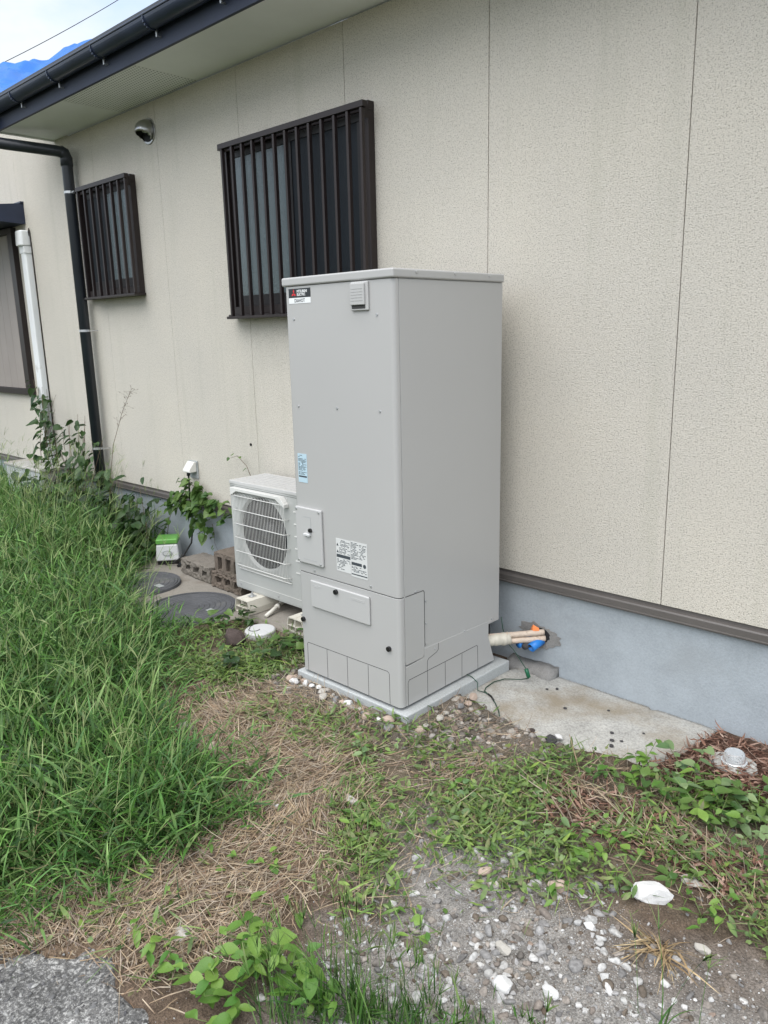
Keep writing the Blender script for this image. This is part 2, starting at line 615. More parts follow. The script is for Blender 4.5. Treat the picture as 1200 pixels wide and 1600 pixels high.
SEPTIC = [(-2.62, 0.03), (-2.55, -0.55), (-2.2, -0.92), (-1.15, -0.92), (-0.98, -0.50), (-0.25, -0.48), (-0.20, 0.03)]
PATH = [(-0.6, -3.6), (0.45, -2.72), (0.62, -2.53), (0.80, -2.32), (0.89, -2.29), (0.98, -2.33), (1.08, -2.31), (1.20, -2.36), (1.24, -2.62), (1.1, -3.0), (1.2, -3.6)]


def gz(x, y):
    """height of the soil"""
    x = np.asarray(x, float)
    y = np.asarray(y, float)
    z = (vnoise(x, y, 1.3, 1) - 0.5) * 0.03 + (vnoise(x, y, 6, 2) - 0.5) * 0.018 + (vnoise(x, y, 19, 3) - 0.5) * 0.012
    near = np.exp(-((np.maximum(0, np.maximum(-0.03 - x, x - 0.67))) ** 2 + (np.maximum(0, -0.87 - y)) ** 2) / 0.018)
    z = z + 0.042 * near * (y < -0.3)
    for P, dep in ((APRON, 0.05), (SEPTIC, 0.06), (PATH, 0.05)):
        s = pdist(x, y, P)
        ins = inpoly(x, y, P)
        z = np.where(ins, np.minimum(z, -dep * np.clip(s / 0.04, 0, 1) + z * 0.3), z)
    return z


# ------------------------------------------------------------------ ground
def build_ground():
    xs = np.concatenate([[-140, -60, -30, -16, -10, -7, -5, -4], np.arange(-3.2, 3.0, 0.02), [3.2, 3.6, 4.5, 7, 12, 25, 60, 140]])
    ys = np.concatenate([[-140, -60, -30, -14, -8, -5.5, -4.4], np.arange(-3.7, 0.021, 0.02), [0.3, 3, 10, 40, 140]])
    X, Y = np.meshgrid(xs, ys, indexing='ij')
    Z = gz(X, Y)
    far = (np.abs(X) > 4.2) | (Y < -4.2) | (Y > 0.2)
    Z = np.where(far, -0.02, Z)
    nx, ny = X.shape
    V = np.stack([X, Y, Z], -1).reshape(-1, 3)
    i = np.arange(nx * ny).reshape(nx, ny)
    F = np.stack([i[:-1, :-1], i[1:, :-1], i[1:, 1:], i[:-1, 1:]], -1).reshape(-1, 4)
    x, y = V[:, 0], V[:, 1]
    C = np.tile(np.array([0.125, 0.092, 0.068]), (len(V), 1))

    def lay(P, c, w=0.10, k=1.0):
        nonlocal C
        wv = soft(x + (vnoise(x, y, 9, 5) - .5) * .16, y + (vnoise(x, y, 9, 6) - .5) * .16, P, w)[:, None] * k
        C = C * (1 - wv) + np.array(c) * wv
    lay(GRASS, (0.05, 0.045, 0.026), 0.15)
    lay(STRAW, (0.20, 0.145, 0.098), 0.15)
    lay(CLIP, (0.17, 0.145, 0.105), 0.15, 0.8)
    lay(GRAVEL, (0.29, 0.28, 0.262), 0.16, 0.9)
    lay(HEAP, (0.17, 0.15, 0.125), 0.08)
    lay(MULCH, (0.11, 0.062, 0.045), 0.06)
    lay(BARK2, (0.10, 0.06, 0.045), 0.06, 0.8)
    C[far.ravel()] = (0.055, 0.06, 0.03)
    o = arr_mesh('ground', V, F, C, 'soil', smooth=True)
    tag(o, None, None, kind='structure')


build_ground()


def sheet(name, P, hf, mat, thick=0.08, step=0.02, jag=0.02):
    """a concrete sheet with an uneven edge and a real thickness"""
    xs = [p[0] for p in P]
    ys = [p[1] for p in P]
    gx = np.arange(min(xs) - step, max(xs) + step * 2, step)
    gy = np.arange(min(ys) - step, max(ys) + step * 2, step)
    X, Y = np.meshgrid(gx, gy, indexing='ij')
    sd = np.where(inpoly(X, Y, P), 1, -1) * pdist(X, Y, P) + (vnoise(X, Y, 14, 8) - .5) * jag
    keep = sd > -step * 0.6
    Z = hf(X, Y) - np.where(sd < step * 0.5, 0.02, 0.0)
    bm = nb()
    vs = {}
    for i in range(X.shape[0] - 1):
        for j in range(X.shape[1] - 1):
            c = [(i, j), (i + 1, j), (i + 1, j + 1), (i, j + 1)]
            if all(keep[a] for a in c):
                q = []
                for a in c:
                    if a not in vs:
                        vs[a] = bm.verts.new((X[a], min(Y[a], 0.012), Z[a]))
                    q.append(vs[a])
                bm.faces.new(q)
    be = [e for e in bm.edges if e.is_boundary]
    r = bmesh.ops.extrude_edge_only(bm, edges=be)
    for g in r['geom']:
        if isinstance(g, bmesh.types.BMVert):
            g.co.z -= thick
    o = finish(bm, name, mat, smooth=True)
    tag(o, None, None, kind='structure')
    return o


def h_apron(X, Y):
    z = 0.030 * np.clip((1.0 - X) / 0.3, 0, 1) * np.clip(-Y / 0.12, 0, 1) - 0.008 * np.clip((X - 0.8) / 0.8, 0, 1) + 0.002
    return z + (vnoise(X, Y, 5, 4) - .5) * 0.008 + (vnoise(X, Y, 20, 4) - .5) * 0.004


sheet('concrete_apron', APRON, h_apron, 'apron')
sheet('septic_slab', SEPTIC, lambda X, Y: 0.0 + (vnoise(X, Y, 6, 7) - .5) * 0.006, 'septic')
sheet('old_concrete_path', PATH, lambda X, Y: 0.006 + (vnoise(X, Y, 5, 9) - .5) * 0.012 + (vnoise(X, Y, 30, 9) - .5) * 0.008, 'old_path', jag=0.06)

# ------------------------------------------------------------------ the house
house = empty('house', (-1.0, 0.1, 0.0), 'single-storey cream house wall with grey foundation and dark blue eaves', 'house')
XL, XR = -8.2, 4.6
ZS = 0.485
CORE = 3.17
qbox('wall_core', 'siding', house, XL, XR, 0.019, 0.16, 0.3, CORE)
qbox('foundation', 'foundation', house, XL, XR, 0.012, 0.2, -0.3, 0.47)
seams = [XL, -7.39, -6.48, -5.57, -4.65, -3.60, -3.225, -2.31, -1.397, -0.482, 0.430, 1.343, 2.255, 3.168, 4.08, XR]
for a, b_ in zip(seams, seams[1:]):
    g = 0.0016 if a > -1 else 0.001
    qbox('siding_panel', 'siding', house, a + g, b_ - g, 0.0, 0.0175, ZS, CORE if a > -3.7 else 3.50, bevel=0.0012, seg=1)
bm = nb()
prism(bm, [(0.0105, 0.425), (-0.016, 0.425), (-0.016, 0.428), (-0.020, 0.430), (-0.020, 0.434), (-0.016, 0.436), (-0.016, 0.462), (-0.012, 0.468), (0.007, 0.470), (0.007, 0.4835), (0.0105, 0.4835)], XL, XR, lambda u, v, w: (w, u, v))
finish(bm, 'base_flashing', 'flashing', house)

# eaves
SOF, YF, XE = 3.18, -0.43, -3.80
edges = [XE, -2.74, -1.80, 0.02, 1.84, 3.2, XR]
for i, (a, b_) in enumerate(zip(edges, edges[1:])):
    qbox('soffit_panel', 'soffit_perforated' if i == 1 else 'soffit', house, a + 0.002, b_ - 0.002, YF + 0.004, 0.02, SOF, SOF + 0.012)
qbox('soffit_backing', 'shadow_dark', house, XE, XR, YF + 0.006, 0.02, SOF + 0.014, SOF + 0.03)
qbox('soffit_end_trim', 'soffit', house, XE - 0.022, XE - 0.002, YF, -0.001, SOF - 0.012, SOF + 0.14)
qbox('fascia', 'navy_fascia', house, XE - 0.05, XR, YF - 0.02, YF, SOF - 0.006, 3.37)
bm = nb()
prism(bm, [(-0.475, 3.368), (-0.475, 3.392), (4.2, 5.26), (4.2, 5.2), (-0.42, 3.368)], XE - 0.08, XR, lambda u, v, w: (w, u, v))
finish(bm, 'roof', 'roof_metal', house)
# half-round gutter
GY, GZ, GR = -0.497, 3.315, 0.0565
bm = nb()
n = 18
prof = [(GY + GR * math.cos(math.pi + math.pi * k / n), GZ + GR * math.sin(math.pi + math.pi * k / n)) for k in range(n + 1)]
inner = [(GY + (GR - .003) * math.cos(math.pi + math.pi * k / n), GZ + (GR - .003) * math.sin(math.pi + math.pi * k / n)) for k in range(n + 1)]
outl = prof + inner[::-1]
prism(bm, outl, XE - 0.10, XR, lambda u, v, w: (w, u, v))
gut = finish(bm, 'gutter', 'navy', house, smooth=False)
bm = nb()
tube(bm, [(XE - 0.10, GY - GR, GZ + 0.002), (XR, GY - GR, GZ + 0.002)], 0.0065, 8)
finish(bm, 'gutter_lip', 'navy', gut, smooth=True)
bm = nb()
prism(bm, [(GY + GR * math.cos(math.pi + math.pi * k / n), GZ + GR * math.sin(math.pi + math.pi * k / n)) for k in range(n + 1)], XE - 0.104, XE - 0.1005, lambda u, v, w: (w, u, v))
finish(bm, 'gutter_end_cap', 'navy', gut)
for k in range(12):
    xb = -3.24 + 0.60 * k
    bm = nb()
    pts = [(xb, GY + (GR + .003) * math.cos(math.pi + math.pi * q / 10), GZ + (GR + .003) * math.sin(math.pi + math.pi * q / 10)) for q in range(0, 9)]
    for p, q in zip(pts, pts[1:]):
        box(bm, xb - 0.005, xb + 0.005, min(p[1], q[1]) - .001, max(p[1], q[1]) + .001, min(p[2], q[2]) - .001, max(p[2], q[2]) + .001)
    finish(bm, 'gutter_bracket', 'navy', gut)
    bm = nb()
    box(bm, xb - 0.006, xb + 0.006, GY + 0.018, GY + 0.024, GZ - GR - 0.032, GZ - GR + 0.004)
    box(bm, xb - 0.004, xb + 0.004, GY + 0.02, YF - 0.018, GZ - GR - 0.031, GZ - GR - 0.026)
    finish(bm, 'bracket_pin', 'zinc', gut)
# downpipe
PX, PY = -3.49, -0.075
bm = nb()
pts = [(PX - .28, -0.50, 3.25), (PX - .28, -0.50, 3.13), (PX - .275, -0.492, 3.10), (PX - .26, -0.47, 3.085), (PX - .23, -0.43, 3.078), (PX - .035, -0.15, 3.038), (PX, -0.105, 3.028), (PX, -0.082, 3.008), (PX, PY, 2.97), (PX, PY, 0.40)]
tube(bm, pts, 0.0415, 16)
dp = finish(bm, 'downpipe', 'pipe_dark', house, smooth=True)
bm = nb()
tube(bm, [(PX, -0.118, 3.03), (PX, -0.088, 3.02), (PX, PY, 2.985), (PX, PY, 2.93)], 0.046, 16)
finish(bm, 'elbow', 'pipe_dark', dp, smooth=True)
for zc in (2.74, 1.70, 0.75):
    bm = nb()
    tube(bm, [(PX, PY, zc - .009), (PX, PY, zc + .009)], 0.0445, 16)
    box(bm, PX + 0.03, PX + 0.075, PY - 0.004, PY + 0.004, zc - .006, zc + .006)
    box(bm, PX + 0.07, PX + 0.075, PY, 0.0, zc - .004, zc + .004)
    finish(bm, 'clamp', 'zinc', dp)

# windows with barred grilles
def barred_window(x0, x1, z0, z1, bars, bz0, bz1, rx0, rx1, mats, split):
    """frame on the siding, two sashes, grille standing 0.1 m off the wall"""
    bm = nb()
    t, d = 0.045, 0.045
    box(bm, x0, x1, -d, -0.0005, z1 - t, z1)
    box(bm, x0, x1, -d, -0.0005, z0, z0 + t)
    box(bm, x0, x0 + t, -d, -0.0005, z0 + t, z1 - t)
    box(bm, x1 - t, x1, -d, -0.0005, z0 + t, z1 - t)
    w = finish(bm, 'window', 'bronze', house, bevel=0.002, seg=1)
    qbox('sill', 'bronze', w, x0 - 0.01, x1 + 0.01, -d - 0.02, -0.0005, z0 - 0.018, z0 - 0.001, bevel=0.002)
    for (a, b2, yy, pm) in ((x0 + t + .001, split + 0.02, -0.014, mats[0]), (split - 0.02, x1 - t - .001, -0.030, mats[1])):
        bm = nb()
        s = 0.04
        zz0, zz1 = z0 + t + .001, z1 - t - .001
        box(bm, a, b2, yy - .012, yy + .002, zz1 - s, zz1)
        box(bm, a, b2, yy - .012, yy + .002, zz0, zz0 + 0.065)
        box(bm, a, a + s, yy - .012, yy + .002, zz0 + 0.065, zz1 - s)
        box(bm, b2 - s, b2, yy - .012, yy + .002, zz0 + 0.065, zz1 - s)
        finish(bm, 'sash', 'bronze_dark', w, bevel=0.0015, seg=1)
        qbox('pane', pm, w, a + s - .001, b2 - s + .001, yy - .006, yy - .002, zz0 + 0.064, zz1 - s + .001)
    # grille
    yb = -0.1
    qbox('top_rail', 'bronze', w, rx0, rx1, yb - 0.014, yb + 0.020, bz1 - 0.022, bz1 + 0.008, bevel=0.002)
    qbox('bottom_rail', 'bronze', w, rx0 - 0.012, rx1, yb - 0.018, yb + 0.020, bz0 - 0.012, bz0 + 0.004, bevel=0.002)
    for zc in (bz0 - 0.004, bz1 - 0.010):
        for xc in (x0 + 0.02, x1 - 0.02):
            qbox('bracket', 'bronze_dark', w, xc - 0.014, xc + 0.014, yb + 0.0205, -d - 0.0005, zc - 0.005, zc + 0.010)
    qbox('side_cheek', 'bronze', w, x1 - 0.004, x1 + 0.0, yb + 0.0205, -d - 0.001, bz1 - 0.06, bz1 + 0.004)
    first = None
    for xb in bars:
        if first is None:
            bm = nb()
            box(bm, -0.0085, 0.0085, -0.0115, 0.0115, bz0 + 0.0045, bz1 - 0.0225)
            first = finish(bm, 'bar', 'bronze', w, world=False, bevel=0.003, seg=2)
            o = first
        else:
            o = first.copy()
            COL.objects.link(o)
            o.parent = w
        o.matrix_parent_inverse = Matrix.Identity(4)
        o.location = (xb, yb, 0)
    return w


barred_window(-1.52, -0.272, 1.765, 2.757, [-1.435 + 0.0978 * k for k in range(13)], 1.748, 2.733, -1.466, -0.242,
              ('glass_frosted', 'glass_screen'), -0.90)
barred_window(-3.44, -2.628, 1.955, 2.757, [-3.307 + 0.1025 * k for k in range(8)], 1.946, 2.740, -3.326, -2.577,
              ('glass_screen', 'glass_frosted'), -3.03)
# vent hood
bm = nb()
disc(bm, (-2.395, -0.0005, 2.995), (0, -1, 0), 0.083, 0.008, 28)
vh = finish(bm, 'vent_hood', 'steel', house, bevel=0.003)
bm = nb()
bmesh.ops.create_uvsphere(bm, u_segments=28, v_segments=16, radius=0.072)
for v in bm.verts:
    v.co.y *= 1.25
dele = [v for v in bm.verts if v.co.y > 0.003 or (-0.5 * v.co.y - 0.87 * v.co.z > 0.058)]
bmesh.ops.delete(bm, geom=dele, context='VERTS')
bmesh.ops.translate(bm, verts=bm.verts, vec=(-2.395, -0.009, 2.995))
o = finish(bm, 'hood_shell', 'steel', vh, smooth=True)
md = o.modifiers.new('solid', 'SOLIDIFY')
md.thickness = 0.002
bm = nb()
disc(bm, (-2.395, -0.0092, 2.990), (0, -1, 0), 0.062, 0.004, 24)
finish(bm, 'duct_mouth', 'shadow_dark', vh)
# storm shutter with its canopy
SX0, SX1, SZ0, SZ1 = -7.4, -4.77, 1.135, 2.62
bm = nb()
box(bm, SX0, SX1, -0.05, -0.0005, SZ0, SZ0 + 0.055)
box(bm, SX0, SX1, -0.05, -0.0005, SZ1 - 0.05, SZ1)
box(bm, SX1 - 0.10, SX1, -0.05, -0.0005, SZ0 + 0.055, SZ1 - 0.05)
sh = finish(bm, 'shutter', 'bronze', house, bevel=0.003)
xx = SX0
while xx < SX1 - 0.14:
    qbox('shutter_board', 'shutter', sh, xx + 0.0015, min(xx + 0.155, SX1 - 0.104) - 0.0015, -0.034, -0.002, SZ0 + 0.057, SZ1 - 0.052, bevel=0.003, seg=1)
    xx += 0.155
bm = nb()
prism(bm, [(-0.85, 2.66), (-0.85, 2.70), (-0.0005, 2.80), (-0.0005, 2.63), (-0.06, 2.63)], -7.6, -4.545, lambda u, v, w: (w, u, v))
cn = finish(bm, 'canopy', 'navy_fascia', house)
qbox('canopy_cap', 'navy', cn, -7.6, -4.535, -0.03, -0.0005, 2.801, 2.812)
# white refrigerant duct
bm = nb()
prism(bm, [(-4.585, -0.0005), (-4.585, -0.048), (-4.572, -0.062), (-4.512, -0.062), (-4.498, -0.048), (-4.498, -0.0005)], 0.52, 2.42, lambda u, v, w: (u, v, w))
du = finish(bm, 'pipe_duct', 'duct_white', house, bevel=0.003)
bm = nb()
prism(bm, [(-4.605, -0.0005), (-4.605, -0.075), (-4.585, -0.092), (-4.505, -0.092), (-4.485, -0.075), (-4.485, -0.0005)], 2.44, 2.57, lambda u, v, w: (u, v, w))
for v in bm.verts:
    if v.co.z > 2.5:
        v.co.y *= 0.93
finish(bm, 'duct_head', 'duct_white', du, bevel=0.012)
bm = nb()
prism(bm, [(-4.592, -0.0005), (-4.592, -0.066), (-4.491, -0.066), (-4.491, -0.0005)], 2.38, 2.439, lambda u, v, w: (u, v, w))
finish(bm, 'duct_collar', 'duct_white', du, bevel=0.003)
bm = nb()
tube(bm, [(-4.492, -0.012, 2.50), (-4.485, -0.012, 2.56), (-4.478, -0.01, 2.585), (-4.470, -0.008, 2.55), (-4.468, -0.006, 2.40), (-4.47, -0.006, 0.52)], 0.005, 6)
finish(bm, 'thin_cable', 'bronze', du, smooth=True)
# outlet cover
qbox('outlet_plate', 'grey_plastic', house, -2.215, -2.112, -0.012, -0.0005, 0.635, 0.765, bevel=0.004)
bm = nb()
prism(bm, [(-0.0125, 0.757), (-0.03, 0.762), (-0.075, 0.705), (-0.075, 0.685), (-0.0125, 0.685)], -2.207, -2.120, lambda u, v, w: (w, u, v))
finish(bm, 'outlet_cover', 'box_white', house, bevel=0.006)
# wall screw
bm = nb()
disc(bm, (-1.468, 0.0, 0.937), (0, -1, 0), 0.009, 0.006, 10)
finish(bm, 'wall_plug', 'black_plastic', house)
# pipe hole in the foundation with rough mortar
bm = nb()
ring = []
for k in range(44):
    a = 2 * math.pi * k / 44
    rr2 = 0.95 + random.uniform(-.10, .16) + .10 * math.sin(3 * a + 1)
    ring.append((0.745 + 0.115 * rr2 * math.cos(a), 0.180 + 0.068 * rr2 * math.sin(a)))
prism(bm, ring, 0.0115, 0.0085, lambda u, v, w: (u, w, v))
finish(bm, 'mortar_patch', 'mortar', house, bevel=0.0012)
bm = nb()
prism(bm, [(0.757 + (0.050 + random.uniform(-.008, .008)) * math.cos(2 * math.pi * k / 24), 0.190 + (0.034 + random.uniform(-.006, .006)) * math.sin(2 * math.pi * k / 24)) for k in range(24)], 0.0084, 0.006, lambda u, v, w: (u, w, v))
finish(bm, 'pipe_hole', 'shadow_dark', house)
bm = nb()
tube(bm, [(0.766, 0.0, 0.166), (0.762, -0.04, 0.160), (0.754, -0.075, 0.148)], 0.0185, 14, caps=False)
o = finish(bm, 'conduit_sleeve', 'conduit_blue', house, smooth=True)
md = o.modifiers.new('solid', 'SOLIDIFY')
md.thickness = 0.003
bm = nb()
tube(bm, [(0.70, 0.0, 0.158), (0.70, -0.05, 0.156), (0.688, -0.085, 0.152)], 0.019, 12)
finish(bm, 'conduit_stub', 'conduit_blue', house, smooth=True)
bm = nb()
tube(bm, [(0.728, -0.003, 0.160), (0.725, -0.05, 0.156), (0.722, -0.085, 0.146)], [0.018, 0.022, 0.015], 8)
finish(bm, 'sealing_putty', 'stone_dark', house, smooth=True)
bm = nb()
vs = [bm.verts.new(p) for p in [(0.722, -0.03, 0.219), (0.745, -0.040, 0.221), (0.765, -0.02, 0.220), (0.758, -0.012, 0.232), (0.733, -0.025, 0.247), (0.722, -0.02, 0.235), (0.74, -0.042, 0.232)]]
for q in ((0, 1, 6), (1, 2, 6), (2, 3, 6), (3, 4, 6), (4, 5, 6), (5, 0, 6)):
    bm.faces.new([vs[i] for i in q])
o = finish(bm, 'orange_tape_end', 'orange', house)
o.modifiers.new('solid', 'SOLIDIFY').thickness = 0.002
# mortar fillet at the foot of the foundation
bm = nb()
for k in range(11):
    x = 0.60 + 0.026 * k
    w_ = 0.085 + random.uniform(-.012, .012)
    hh = 0.052 + random.uniform(-.008, .008)
    bm.verts.new((x, 0.0118, hh * 0.95)); bm.verts.new((x, -w_ * 0.45, hh * 0.78 + random.uniform(-.006, .006))); bm.verts.new((x, -w_ - 0.01, 0.0)); bm.verts.new((x, 0.0118, -0.02))
bm.verts.ensure_lookup_table()
for k in range(10):
    a = k * 4
    for j in range(4):
        bm.faces.new([bm.verts[i] for i in (a + j, a + (j + 1) % 4, a + 4 + (j + 1) % 4, a + 4 + j)])
bm.faces.new([bm.verts[i] for i in (0, 1, 2, 3)]); bm.faces.new([bm.verts[i] for i in (43, 42, 41, 40)])
bmesh.ops.recalc_face_normals(bm, faces=bm.faces)
finish(bm, 'mortar_fillet', 'mortar', house, smooth=True)

# ------------------------------------------------------------------ wing roof, blue sheet, overhead wire
wing = empty('wing_roof', (-7.0, 1.0, 3.9), 'dark roof edge of the further wing under the blue sheet', 'roof')
bm = nb()
NY = 14
rowA, rowB, rowC = [], [], []
for k in range(NY):
    y = 0.12 + 0.35 * k
    zr = 4.53 + 0.41 * (y - 0.96)
    rowA.append(bm.verts.new((-4.75, y, zr - 0.80))); rowB.append(bm.verts.new((-7.0, y, zr))); rowC.append(bm.verts.new((-9.5, y, zr - 0.9)))
for A, B in ((rowA, rowB), (rowB, rowC)):
    for k in range(NY - 1):
        bm.faces.new((A[k], A[k + 1], B[k + 1], B[k]))
bmesh.ops.recalc_face_normals(bm, faces=bm.faces)
o = finish(bm, 'roof_sheet', 'roof_metal', wing)
o.modifiers.new('solid', 'SOLIDIFY').thickness = 0.1
bm = nb()
NX, NY = 70, 110
gridv = []
for i in range(NX):
    row = []
    for j in range(NY):
        s, t = i / (NX - 1), j / (NY - 1)
        x = -5.15 - 2.2 * s
        y = 0.02 + 3.2 * t
        zr = 4.53 + 0.41 * (y - 0.96)
        z = zr - 0.80 * (x + 7.0) / 2.25 if x > -7 else zr - 0.36 * (-7 - x)
        wr = 0.020 * (1 - abs(math.sin(26 * t + 9 * s + 1.5 * math.sin(11 * s)))) ** 2 + 0.022 * (1 - abs(math.sin(19 * t - 13 * s))) ** 3 + 0.02 * abs(math.sin(17 * t + 11 * s)) + 0.025 * abs(math.sin(27 * t - 19 * s)) + 0.035 * math.sin(9 * t + 5 * s + 2 * math.sin(6 * s)) + 0.03 * math.sin(23 * t - 7 * s) * (0.3 + s) + 0.02 * math.sin(31 * s + 8 * t)
        row.append(bm.verts.new((x + 0.05 * math.sin(8 * t), y, z + 0.075 + wr)))
    gridv.append(row)
for i in range(NX - 1):
    for j in range(NY - 1):
        bm.faces.new((gridv[i][j], gridv[i + 1][j], gridv[i + 1][j + 1], gridv[i][j + 1]))
bmesh.ops.recalc_face_normals(bm, faces=bm.faces)
o = finish(bm, 'tarpaulin', 'tarp', smooth=True)
tag(o, 'wrinkled bright blue plastic sheet over the roof at the far left', 'tarpaulin')
bm = nb()
cp = Vector((2.648, -3.03, 1.640))
A = cp + 30 * Vector((-1.118, 0.463, 0.351))
B = cp + 30 * Vector((-1.022, 0.580, 0.426))
D = B - A
pts = []
for k in range(41):
    t = -2.5 + 6.0 * k / 40
    p = A + D * t
    pts.append((p.x, p.y, p.z + 0.22 * (t - 0.5) ** 2 - 0.12))
tube(bm, pts, 0.013, 6)
o = finish(bm, 'overhead_wire', 'cable_black', smooth=True)
tag(o, 'thin dark overhead wire crossing the sky above the blue sheet', 'wire')

# ------------------------------------------------------------------ hot-water tank unit
slab = nb()
box(slab, -0.03, 0.672, -0.872, -0.130, -0.06, 0.080)
o = finish(slab, 'concrete_slab', 'slab', bevel=0.006)
tag(o, 'light grey concrete slab under the tall hot-water tank', 'slab')

T = empty('water_heater', (0.315, -0.51, 0.08), 'tall light grey hot-water tank cabinet on a concrete slab by the wall', 'water heater')
TX0, TX1, TY0, TY1 = 0.0, 0.63, -0.859, -0.162
ZSP, ZLID = 0.580, 1.832


def wrap_panel(z0, z1):
    """front sheet that wraps round both front corners"""
    bm = nb()
    r, n_, back = 0.020, 6, TY0 + 0.030
    out = [(TX0, back)]
    for k in range(n_ + 1):
        a = math.pi + (math.pi / 2) * k / n_
        out.append((TX0 + r + r * math.cos(a), TY0 + r + r * math.sin(a)))
    for k in range(n_ + 1):
        a = 1.5 * math.pi + (math.pi / 2) * k / n_
        out.append((TX1 - r + r * math.cos(a), TY0 + r + r * math.sin(a)))
    out.append((TX1, back))
    prism(bm, out, z0, z1, lambda u, v, w: (u, v, w))
    return bm


body = qbox('cabinet', 'tank_paint', T, TX0 + 0.002, TX1 - 0.0005, TY0 + 0.0325, TY1, 0.288, ZLID, bevel=0.003)
finish(wrap_panel(ZSP + 0.002, ZLID - 0.001), 'front_panel', 'tank_paint', T, bevel=0.0015, seg=2)
lowp = finish(wrap_panel(0.094, ZSP - 0.0025), 'lower_front_panel', 'tank_paint', T, bevel=0.0015, seg=2)
qbox('inner_core', 'shadow_dark', T, TX0 + 0.03, TX1 - 0.03, TY0 + 0.028, TY1 - 0.03, 0.102, 0.287)
lid = qbox('lid', 'tank_paint', T, TX0 - 0.009, TX1 + 0.007, TY0 - 0.008, TY1 + 0.004, ZLID + 0.0005, 1.868, bevel=0.008, seg=3)
for lx in (0.07, 0.56):
    for ly in (-0.80, -0.22):
        bm = nb()
        disc(bm, (lx, ly, 0.080), (0, 0, 1), 0.025, 0.03, 10)
        finish(bm, 'foot', 'zinc', T)
# side: skirt plate, pipe cover plate
bm = nb()
sk = [(-0.8265, 0.094), (-0.8265, 0.272), (-0.710, 0.278), (-0.707, 0.318), (-0.62, 0.316), (-0.235, 0.304), (-0.205, 0.298), (-0.248, 0.290), (-0.248, 0.226), (-0.200, 0.094)]
prism(bm, sk, TX1 + 0.0015, TX1 - 0.018, lambda u, v, w: (w, u, v))
skirt = finish(bm, 'side_skirt', 'tank_paint', T, bevel=0.001, seg=1)
bm = nb()
prism(bm, [(-0.8255, 0.280), (-0.8255, 0.578), (-0.712, 0.578), (-0.707, 0.572), (-0.7065, 0.322), (-0.713, 0.321), (-0.714, 0.281)], TX1 + 0.0018, TX1 - 0.01, lambda u, v, w: (w, u, v))
finish(bm, 'pipe_cover_plate', 'tank_paint', T, bevel=0.001, seg=1)


def groove(name, parent, pts, side, w=0.0011):
    """a scored line: pts in (x,z) on the front or (y,z) on the right side"""
    bm = nb()
    for (a, b2) in zip(pts, pts[1:]):
        d = Vector((b2[0] - a[0], b2[1] - a[1]))
        L = d.length
        d.normalize()
        nrm = Vector((-d.y, d.x)) * w
        q = [(a[0] - nrm.x, a[1] - nrm.y), (b2[0] - nrm.x, b2[1] - nrm.y), (b2[0] + nrm.x, b2[1] + nrm.y), (a[0] + nrm.x, a[1] + nrm.y)]
        if side == 'front':
            prism(bm, q, TY0 + 0.0004, TY0 - 0.0005, lambda u, v, ww: (u, ww, v))
        else:
            prism(bm, q, TX1 + 0.001, TX1 + 0.0021, lambda u, v, ww: (ww, u, v))
    return finish(bm, name, 'groove', parent)


groove('knockout_line', lowp, [(0.040, 0.094), (0.040, 0.228), (0.046, 0.236), (0.555, 0.243), (0.565, 0.235), (0.566, 0.096)], 'front')
for gx in (0.174, 0.307, 0.438):
    groove('knockout_line', lowp, [(gx, 0.0945), (gx + 0.001, 0.2375)], 'front')
groove('knockout_line', skirt, [(-0.816, 0.095), (-0.816, 0.200), (-0.808, 0.209), (-0.340, 0.214), (-0.333, 0.208), (-0.330, 0.095)], 'side')
for gy in (-0.69, -0.57, -0.45):
    groove('knockout_line', skirt, [(gy, 0.0955), (gy, 0.2095)], 'side')
groove('fold_line', skirt, [(-0.692, 0.211), (-0.690, 0.256), (-0.682, 0.264), (-0.630, 0.276), (-0.617, 0.284), (-0.615, 0.314)], 'side')


groove('plate_edge_line', T, [(-0.7055, 0.326), (-0.7055, 0.572), (-0.711, 0.5795), (-0.822, 0.5805)], 'side', 0.0012)


def screw_at(x, y, z, axis, parent, r=0.0055, mat='zinc', name='screw', dpt=0.003):
    bm = nb()
    disc(bm, (x, y, z), axis, r, dpt, 10)
    return finish(bm, name, mat, parent, bevel=0.0008, seg=1)


FR = (0, -1, 0)
for x, z in ((0.055, 1.698), (0.545, 1.702), (0.058, 1.333), (0.303, 1.336), (0.548, 1.336), (0.115, 0.598), (0.47, 0.600)):
    screw_at(x, TY0, z, FR, T)
for y in (-0.735, -0.50, -0.27):
    screw_at(TX1 + 0.007, y, 1.857, (1, 0, 0), T)
for y, z in ((-0.76, 0.588), (-0.697, 0.53), (-0.697, 0.43), (-0.697, 0.335), (-0.64, 0.296), (-0.43, 0.312), (-0.222, 0.310)):
    screw_at(TX1 - 0.0005, y, z, (1, 0, 0), T, 0.0048, dpt=0.0042)
for x, z in ((0.024, 0.347), (0.570, 0.350)):
    screw_at(x, TY0, z, FR, T, 0.0115, 'black_plastic', 'black_knob', 0.012)
# relief cover on the top right of the front
rc = qbox('relief_cover', 'tank_cover', T, 0.414, 0.507, TY0 - 0.010, TY0 - 0.0005, 1.720, 1.828, bevel=0.004)
qbox('cover_recess', 'groove', rc, 0.419, 0.493, TY0 - 0.0108, TY0 - 0.0098, 1.727, 1.742)
qbox('cover_flap', 'tank_cover', rc, 0.417, 0.494, TY0 - 0.019, TY0 - 0.0102, 1.741, 1.822, bevel=0.003)
for k in range(5):
    qbox('flap_rib', 'tank_cover', rc, 0.424, 0.487, TY0 - 0.0202, TY0 - 0.0185, 1.757 + 0.011 * k, 1.7585 + 0.011 * k)
